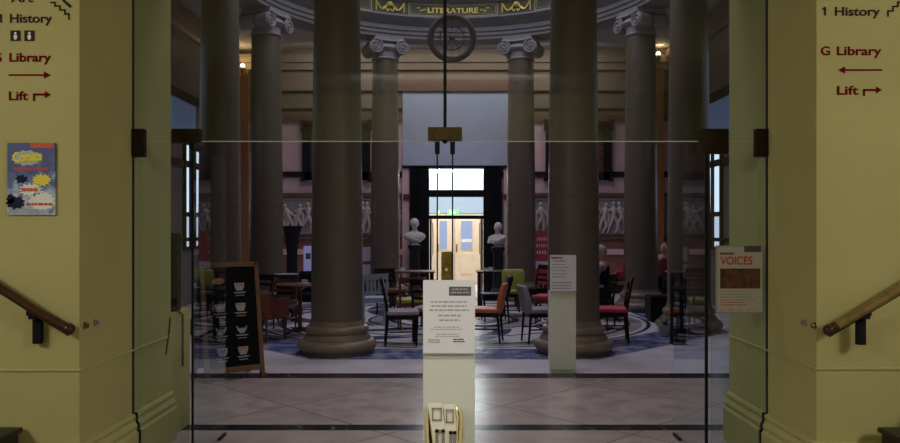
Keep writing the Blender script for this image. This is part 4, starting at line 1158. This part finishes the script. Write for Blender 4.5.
x, y = XY(431, 11.2);  chair('dark wooden chair half hidden by the left edge of the near notice', x, y, R(-20), 'darkwood', 'mauve', 'wood', .90)
x, y = XY(533, 14.9);  chair('dark wooden chair behind and right of the olive chair', x, y, R(120), 'darkwood', 'blackfab', 'wood', .92)
x, y = XY(494, 13.6);  chair('black padded chair between the orange chair and the olive chair', x, y, R(95), 'darkwood', 'blackfab', 'pad', .80)
x, y = XY(391, 14.6);  chair('dark wooden chair right of the blue-grey slat-back chair', x, y, R(-150), 'darkwood', 'brownwood', 'wood', .86)
x, y = XY(279, 12.2);  chair('brown ladder-backed chair between the tub chair and the round table', x, y, R(170), 'brownwood', 'blackfab', 'wood', .80)

# tub chair
t = thing('tub_chair', 'red-brown tub chair right of the chalkboard', 'chair', (*XY(264, 11.2), 0), R(-25))
for sx in (-1, 1):
    for sy in (-1, 1): MB().tube([(sx*.21, sy*.21, 0), (sx*.21, sy*.21, .34)], [.014, .02], 8).build('leg', M['brownwood'], t)
b = MB(); b.box(-.24, .24, -.24, .24, .32, .44); b.build('seat', M['redwood'], t, bevel=.02)
secs = []
for i in range(13):
    a = PI*(1.0+i/12); rr_ = .27; top_ = .72-.10*abs(i-6)/6
    c_, s_ = math.cos(a), math.sin(a)
    secs.append([Vector((rr_*c_, rr_*s_+(.0), .34)), Vector((.22*c_, .22*s_, .34)), Vector((.225*c_, .225*s_, top_)), Vector((rr_*c_, rr_*s_, top_))])
secs = [[v+Vector((0, .24, 0)) for v in secs[0]]]+secs+[[v+Vector((0, .24, 0)) for v in secs[-1]]]
MB().loft(secs).build('curved_back', M['redwood'], t, smooth=True)

def table(label, x, y, r, m, h=.74, foot='darkwood', square=False):
    t = thing('cafe_table', label, 'table', (x, y, 0), 0, 'cafe tables under the rotunda')
    if square: MB().box(-r, r, -.35, .35, h-.03, h).build('tabletop', M[m], t, bevel=.006)
    else: MB().lathe([(0, h-.03), (r-.015, h-.03), (r, h-.02), (r, h-.006), (r-.006, h), (0, h)], (0, 0, 0), 40).build('tabletop', M[m], t, smooth=True)
    if square:
        for sx in (-1, 1):
            for sy in (-1, 1): MB().box(sx*(r-.06)-.025, sx*(r-.06)+.025, sy*.29-.025, sy*.29+.025, 0, h-.03).build('leg', M[foot], t)
    else:
        MB().lathe([(.06, .05), (.035, .12), (.03, .30), (.045, .36), (.03, .42), (.03, h-.1), (.10, h-.04), (.10, h-.03)], (0, 0, 0), 20).build('pedestal', M[foot], t, smooth=True)
        for k_ in range(4):
            a = PI/4+k_*PI/2
            MB().tube([(0.02*math.cos(a), .02*math.sin(a), .10), (.16*math.cos(a), .16*math.sin(a), .07), (.29*math.cos(a), .29*math.sin(a), .018)], [.03, .024, .018], 8).build('foot', M[foot], t, smooth=True)
    return t
x, y = XY(300, 11.75); table('round table with brown pedestal left of the thick left column', x, y, .36, 'brownwood', .78, 'brownwood')
x, y = XY(288, 14.5);  table('round table with shiny lilac tray far left behind the chairs', x, y, .34, 'darkwood', .75)
x, y = XY(450, 11.6);  table('dark round table hidden behind the near white notice', x, y, .36, 'darkwood', .74)
x, y = XY(412, 15.9);  table('long brown-topped table before the left bust', x, y, .48, 'brownwood', .76, 'darkwood', True)
x, y = XY(498, 15.9);  table('long black table before the right bust', x, y, .45, 'darkwood', .76, 'darkwood', True)
x, y = XY(607, 13.6);  table('small dark table beside the person in navy', x, y, .32, 'darkwood', .74)

t = thing('red_bag', 'small red bag on the table beside the person in navy', 'bag', (*XY(619, 13.6), .74))
b = MB(); b.loft([[Vector((sx_*w_, sy_*.04, z_)) for sx_, sy_ in ((-1, -1), (1, -1), (1, 1), (-1, 1))] for w_, z_ in ((.06, 0), (.075, .03), (.07, .10), (.05, .13))]); b.build('pouch', M['redseat'], t, bevel=.01)
MB().tube([(-.035, 0, .125), (-.03, 0, .18), (.03, 0, .18), (.035, 0, .125)], .006, 6).build('handle', M['redseat'], t, smooth=True)
t = thing('bottle', 'slim pink-red bottle standing right of the small red bag', 'bottle', (*XY(623.5, 13.66), .74))
MB().lathe([(.022, 0), (.028, .01), (.028, .20), (.012, .26), (.011, .33)], (0, 0, 0), 16).build('body', M['redseat'], t, smooth=True)
MB().lathe([(.013, .33), (.013, .36)], (0, 0, 0), 12).build('cap', M['orange'], t)
tr_ = thing('tray', 'round pale lilac tray on the far left table', 'tray', (*XY(288, 14.5), .75))
MB().lathe([(0, 0), (.22, 0), (.25, .02), (.26, .02), (.23, -0.0), (0, .006)][:3]+[(.255, .024), (.215, .008), (0, .008)], (0, 0, 0), 32).build('dish', M['mauvetop'], tr_, smooth=True)
def cup(px, D, z, label, dx=0):
    t = thing('coffee_cup', label, 'cup', ((px-450)*D/F, D, z))
    MB().lathe([(0, 0), (.05, 0), (.075, .012), (.072, .014), (.04, .006), (0, .006)], (0, 0, 0), 20).build('saucer', M['china'], t, smooth=True)
    MB().lathe([(.022, .006), (.028, .01), (.040, .05), (.042, .07), (.038, .07), (.034, .04), (.0, .015)], (0, 0, 0), 20).build('cup_bowl', M['china'], t, smooth=True)
    MB().tube([(.040, 0, .06), (.062, 0, .055), (.062, 0, .03), (.036, 0, .025)], .005, 6).build('cup_handle', M['china'], t, smooth=True)
cup(470, 11.6-.2, .74, 'white cup on the dark round table, just right of the near notice')
cup(485, 15.7, .76, 'white cup at the left end of the long black table')
cup(490, 15.95, .76, 'white cup second from the left on the long black table')
cup(304, 11.65, .78, 'white cup on the round table beside the thick left column')
cup(402, 15.8, .76, 'white cup on the long brown-topped table')

# ------------------------------------------------------------------ banner, display boards, stands
t = thing('display_banner', 'red and white upright banner left of the thick right column', 'banner', P(543.5, 312, 18.5))
t.location.z = 0; k = 17.0/F
MB().box(-.28, .28, 0, .02, .30, P(0, 231, 17).z).build('red_fabric', M['redseat'], t)
MB().box(-.28, .28, -.004, 0, P(0, 272, 17).z, P(0, 264, 17).z).build('white_band', M['paper2'], t)
words('printed_words', 3, -.22, .22, P(0, 238, 17).z, .16, .08, 0, M['paper'], t, rnd, 'l', .03, .7)
MB().box(-.30, .30, -.10, .14, 0, .07).build('base', M['steel'], t, bevel=.01)
MB().cyl((0, .03, .07), (0, .03, 1.5), .012, seg=8).build('pole', M['steel'], t)
t = thing('poster_stand', 'bright pale blue upright panel left of the thick left column', 'sign', (*XY(308, 17.2), 0))
MB().box(-.10, .12, 0, .03, .62, P(0, 246, 17.2).z).build('poster_panel', M['blueprint'], t, bevel=.004)
MB().cyl((0, .015, .03), (0, .015, .62), .02, seg=10).build('pole', M['black_iron'], t)
MB().lathe([(.18, 0), (.18, .02), (.03, .035)], (0, 0, 0), 20).build('base', M['black_iron'], t)
MB().box(-.05, .06, -.002, 0, .95, 1.08).build('printed_mark', M['ink'], t)
t = thing('notice_board', 'free standing board with two white sheets behind the blue-grey chair', 'board', (*XY(366, 18.3), 0))
MB().box(-.20, .20, 0, .03, .5, 1.32).build('panel', M['terracotta'], t)
for nm, z0, z1 in (('upper_sheet', P(0, 263, 17.3).z, P(0, 248, 17.3).z), ('lower_sheet', P(0, 281, 17.3).z, P(0, 266.5, 17.3).z)):
    MB().box(-.15, .15, -.006, 0, z0, z1).build(nm, M['paper2'], t)
for sx in (-1, 1): MB().box(sx*.18-.015, sx*.18+.015, -.01, .04, 0, .5).build('leg', M['darkwood'], t)
b = MB().box(-.2, .2, -.2, .2, 0, .03).build('foot', M['darkwood'], t)
# black pedestal with wide top
t = thing('pedestal', 'black plinth with flared round top before the left relief', 'pedestal', (*XY(292, 17.6), 0))
zt = P(0, 226, 17.6).z
MB().lathe([(.20, 0), (.20, .1), (.15, .14), (.13, .3), (.12, zt-.62), (.14, zt-.45), (.16, zt-.35), (.15, zt-.25), (.20, zt-.10), (.24, zt-.03), (.24, zt)], (0, 0, 0), 28).build('shaft', M['pedestal'], t, smooth=True)
# slim black stand, bench, plant pot
t = thing('bin_stand', 'slim tall black stand seen through the right glass door', 'stand', (*XY(678, 10.8), 0))
MB().box(-.09, .09, -.08, .08, .02, P(0, 273, 10.8).z).build('case', M['board'], t, bevel=.006)
MB().box(-.10, .10, -.10, .10, 0, .02).build('foot_plate', M['black_iron'], t)
MB().box(-.06, .06, -.084, -.08, .62, .80).build('slot_panel', M['black_iron'], t)
t = thing('box_seat', 'low black box seat beside the base of the right column', 'seat', (*XY(662, 13.5), 0))
MB().box(-.25, .25, -.2, .2, .05, .40).build('body', M['blackfab'], t, bevel=.01)
MB().box(-.255, .255, -.205, .205, .40, .46).build('cushion', M['blackfab'], t, bevel=.02, seg=3)
for sx in (-1, 1): MB().box(sx*.2-.02, sx*.2+.02, -.16, .16, 0, .05).build('runner', M['darkwood'], t)
t = thing('potted_flower', 'small pale pot with pink flower left of the slim black stand', 'plant', (*XY(665.5, 11.6), 0))
MB().lathe([(.06, 0), (.075, .02), (.10, .15), (.105, .17), (.09, .17), (.085, .15), (0, .14)], (0, 0, 0), 20).build('pot', M['pot'], t, smooth=True)
b = MB(); rnd2 = random.Random(11)
for i in range(14):
    a = rnd2.uniform(0, 2*PI); r_ = rnd2.uniform(.06, .13); z = rnd2.uniform(.20, .32)
    tip = Vector((r_*math.cos(a), r_*math.sin(a), z)); mid = Vector((tip.x*.6, tip.y*.6, z*.9)); side = Vector((-math.sin(a), math.cos(a), 0))*.025
    b.loft([[Vector((0, 0, .14))+side*.2, Vector((0, 0, .145))-side*.2, Vector((0.004, 0, .15))], [mid+side, mid-side, mid+Vector((0, 0, .008))], [tip+side*.1, tip-side*.1, tip+Vector((0, 0, .004))]])
b.build('leaves', M['leaf'], t)
MB().cyl((0, 0, .14), (.04, 0, .35), .005, seg=6).build('stem', M['leaf'], t)
b = MB()
for i in range(7):
    a = 2*PI*i/7; b.ball((.04+.026*math.cos(a), -.01+.01*math.sin(a*2), .37+.026*math.sin(a)), (.022, .014, .022), 8)
b.ball((.04, -.018, .37), .016, 8); b.build('bloom', M['flower'], t, smooth=True)

# ------------------------------------------------------------------ people
def skin_mesh(nodes, edges, levels=1):
    """nodes: list of (co, radius) ; grown into one surface with the skin modifier"""
    me = bpy.data.meshes.new('skin_tmp'); me.from_pydata([n[0] for n in nodes], edges, [])
    o = bpy.data.objects.new('skin_tmp', me); COL.objects.link(o)
    o.modifiers.new('skin', 'SKIN'); sv = me.skin_vertices
    if not sv: 
        bpy.context.view_layer.objects.active = o
    for i, n in enumerate(nodes):
        r = n[1]; r = (r, r) if not isinstance(r, tuple) else r
        me.skin_vertices[0].data[i].radius = r
    me.skin_vertices[0].data[0].use_root = True
    s = o.modifiers.new('sub', 'SUBSURF'); s.levels = levels; s.render_levels = levels
    dg = bpy.context.evaluated_depsgraph_get(); dg.update()
    out = bpy.data.meshes.new_from_object(o.evaluated_get(dg))
    bpy.data.objects.remove(o)
    for p in out.polygons: p.use_smooth = True
    return out
def mobj(name, me, m, parent):
    me.materials.append(m); o = bpy.data.objects.new(name, me); COL.objects.link(o); o.parent = parent; return o
def seated_person(label, x, y, rz, top, sleeve, hairm, hat=False, long=False):
    """sits on a chair, faces local +y"""
    t = thing('person', label, 'person', (x, y, 0), rz)
    V = Vector
    J = [(V((0, -.08, .55)), (.155, .115)), (V((0, -.10, .72)), (.135, .10)), (V((0, -.10, .90)), (.15, .105)), (V((0, -.10, 1.02)), (.12, .09)), (V((0, -.085, 1.09)), (.052, .055)), (V((0, -.07, 1.16)), (.05, .055))]
    E = [(0, 1), (1, 2), (2, 3), (3, 4), (4, 5)]
    for sx in (-1, 1):
        n = len(J)
        J += [(V((sx*.10, -.05, .54)), .09), (V((sx*.12, .36, .52)), .062), (V((sx*.12, .37, .28)), .052), (V((sx*.12, .34, .09)), .036), (V((sx*.13, .46, .035)), .034)]
        E += [(0, n), (n, n+1), (n+1, n+2), (n+2, n+3), (n+3, n+4)]
        m_ = len(J)
        J += [(V((sx*.17, -.10, 1.00)), .058), (V((sx*.24, -.02, .76)), .042), (V((sx*.17, .20, .74)), .032), (V((sx*.15, .27, .745)), (.036, .022))]
        E += [(3, m_), (m_, m_+1), (m_+1, m_+2), (m_+2, m_+3)]
        # fingers
        for f in range(4):
            n2 = len(J); bx = sx*.15+(f-1.5)*.020; ln = (.062, .075, .07, .055)[f]
            J += [(V((bx, .31, .748)), .009), (V((bx, .31+ln*.55, .742)), .0085), (V((bx, .31+ln, .725)), .007)]
            E += [(m_+3, n2), (n2, n2+1), (n2+1, n2+2)]
        n2 = len(J); J += [(V((sx*.15-sx*.035, .26, .745)), .011), (V((sx*.15-sx*.055, .295, .742)), .0095)]; E += [(m_+3, n2), (n2, n2+1)]
    me = skin_mesh(J, E); body = mobj('body', me, M['skin'], t)
    # head joined in the same mesh data
    b = MB(); b.bm.from_mesh(me)
    hc = V((0, -.04, 1.225))
    b.ball(hc, (.085, .102, .120), 20); b.ball(hc+V((0, .02, -.06)), (.055, .068, .05), 14)
    b.prism([(-.012, hc.z-.028), (.012, hc.z-.028), (.005, hc.z+.018), (-.005, hc.z+.018)], .045, .075)
    for sx in (-1, 1): b.ball(hc+V((sx*.076, -.005, -.005)), (.012, .02, .03), 8)
    b.ball(hc+V((0, .083, -.052)), (.022, .008, .006), 8)
    b.bm.to_mesh(me); b.bm.free()
    for p in me.polygons: p.use_smooth = True
    e = MB()
    for sx in (-1, 1): e.ball(hc+V((sx*.03, .082, .008)), (.012, .008, .007), 8)
    e.build('eyes', M['ink'], t, smooth=True)
    # clothing a little outside the body
    JT = [(J[0][0]+V((0, 0, .01)), (.172, .13)), (J[1][0], (.15, .115)), (J[2][0], (.165, .12)), (J[3][0], (.135, .105)), (J[3][0]+V((0, .005, .035)), (.075, .07))]
    mobj('jacket', skin_mesh(JT, [(0, 1), (1, 2), (2, 3), (3, 4)]), M[top], t)
    for sx in (-1, 1):
        JS = [(V((sx*.12, -.10, 1.00)), .07), (V((sx*.18, -.10, .99)), .066), (V((sx*.24, -.02, .76)), .054), (V((sx*.175, .17, .742)), .042)]
        mobj('sleeve', skin_mesh(JS, [(0, 1), (1, 2), (2, 3)]), M[sleeve], t)
    JL = [(V((0, -.07, .55)), (.16, .12))]; EL = []
    for sx in (-1, 1):
        n = len(JL); JL += [(V((sx*.10, -.04, .545)), .10), (V((sx*.12, .36, .525)), .075), (V((sx*.12, .37, .28)), .064), (V((sx*.12, .345, .10)), .052)]
        EL += [(0, n), (n, n+1), (n+1, n+2), (n+2, n+3)]
    mobj('trousers', skin_mesh(JL, EL), M['trouser'], t)
    for sx in (-1, 1):
        MB().ball((sx*.13, .42, .04), (.045, .12, .042), 14).build('shoe', M['blackfab'], t, smooth=True)
    h_ = MB()
    h_.ball(hc+V((0, -.018, .025)), (.093, .102, .108), 18)
    if long: h_.ball(hc+V((0, -.05, -.04)), (.078, .06, .10), 14)
    h_.build('hat' if hat else 'hair', M[hairm], t, smooth=True)
    return t
x, y = XY(597.5, 12.75)
chair('dark chair under the person in navy, right of the thick right column', x, y, R(60), 'darkwood', 'blackfab', 'wood', .88)
seated_person('person in navy with a lilac sleeve seated just right of the thick right column', x, y, R(60), 'navy', 'purple', 'hairgrey')
x, y = XY(664, 16.4)
chair('dark chair under the person in dark red', x, y, R(150), 'darkwood', 'blackfab', 'wood', .84)
seated_person('person in a dark red top seated beyond the right column', x, y, R(150), 'darkred', 'darkred', 'hairdark')
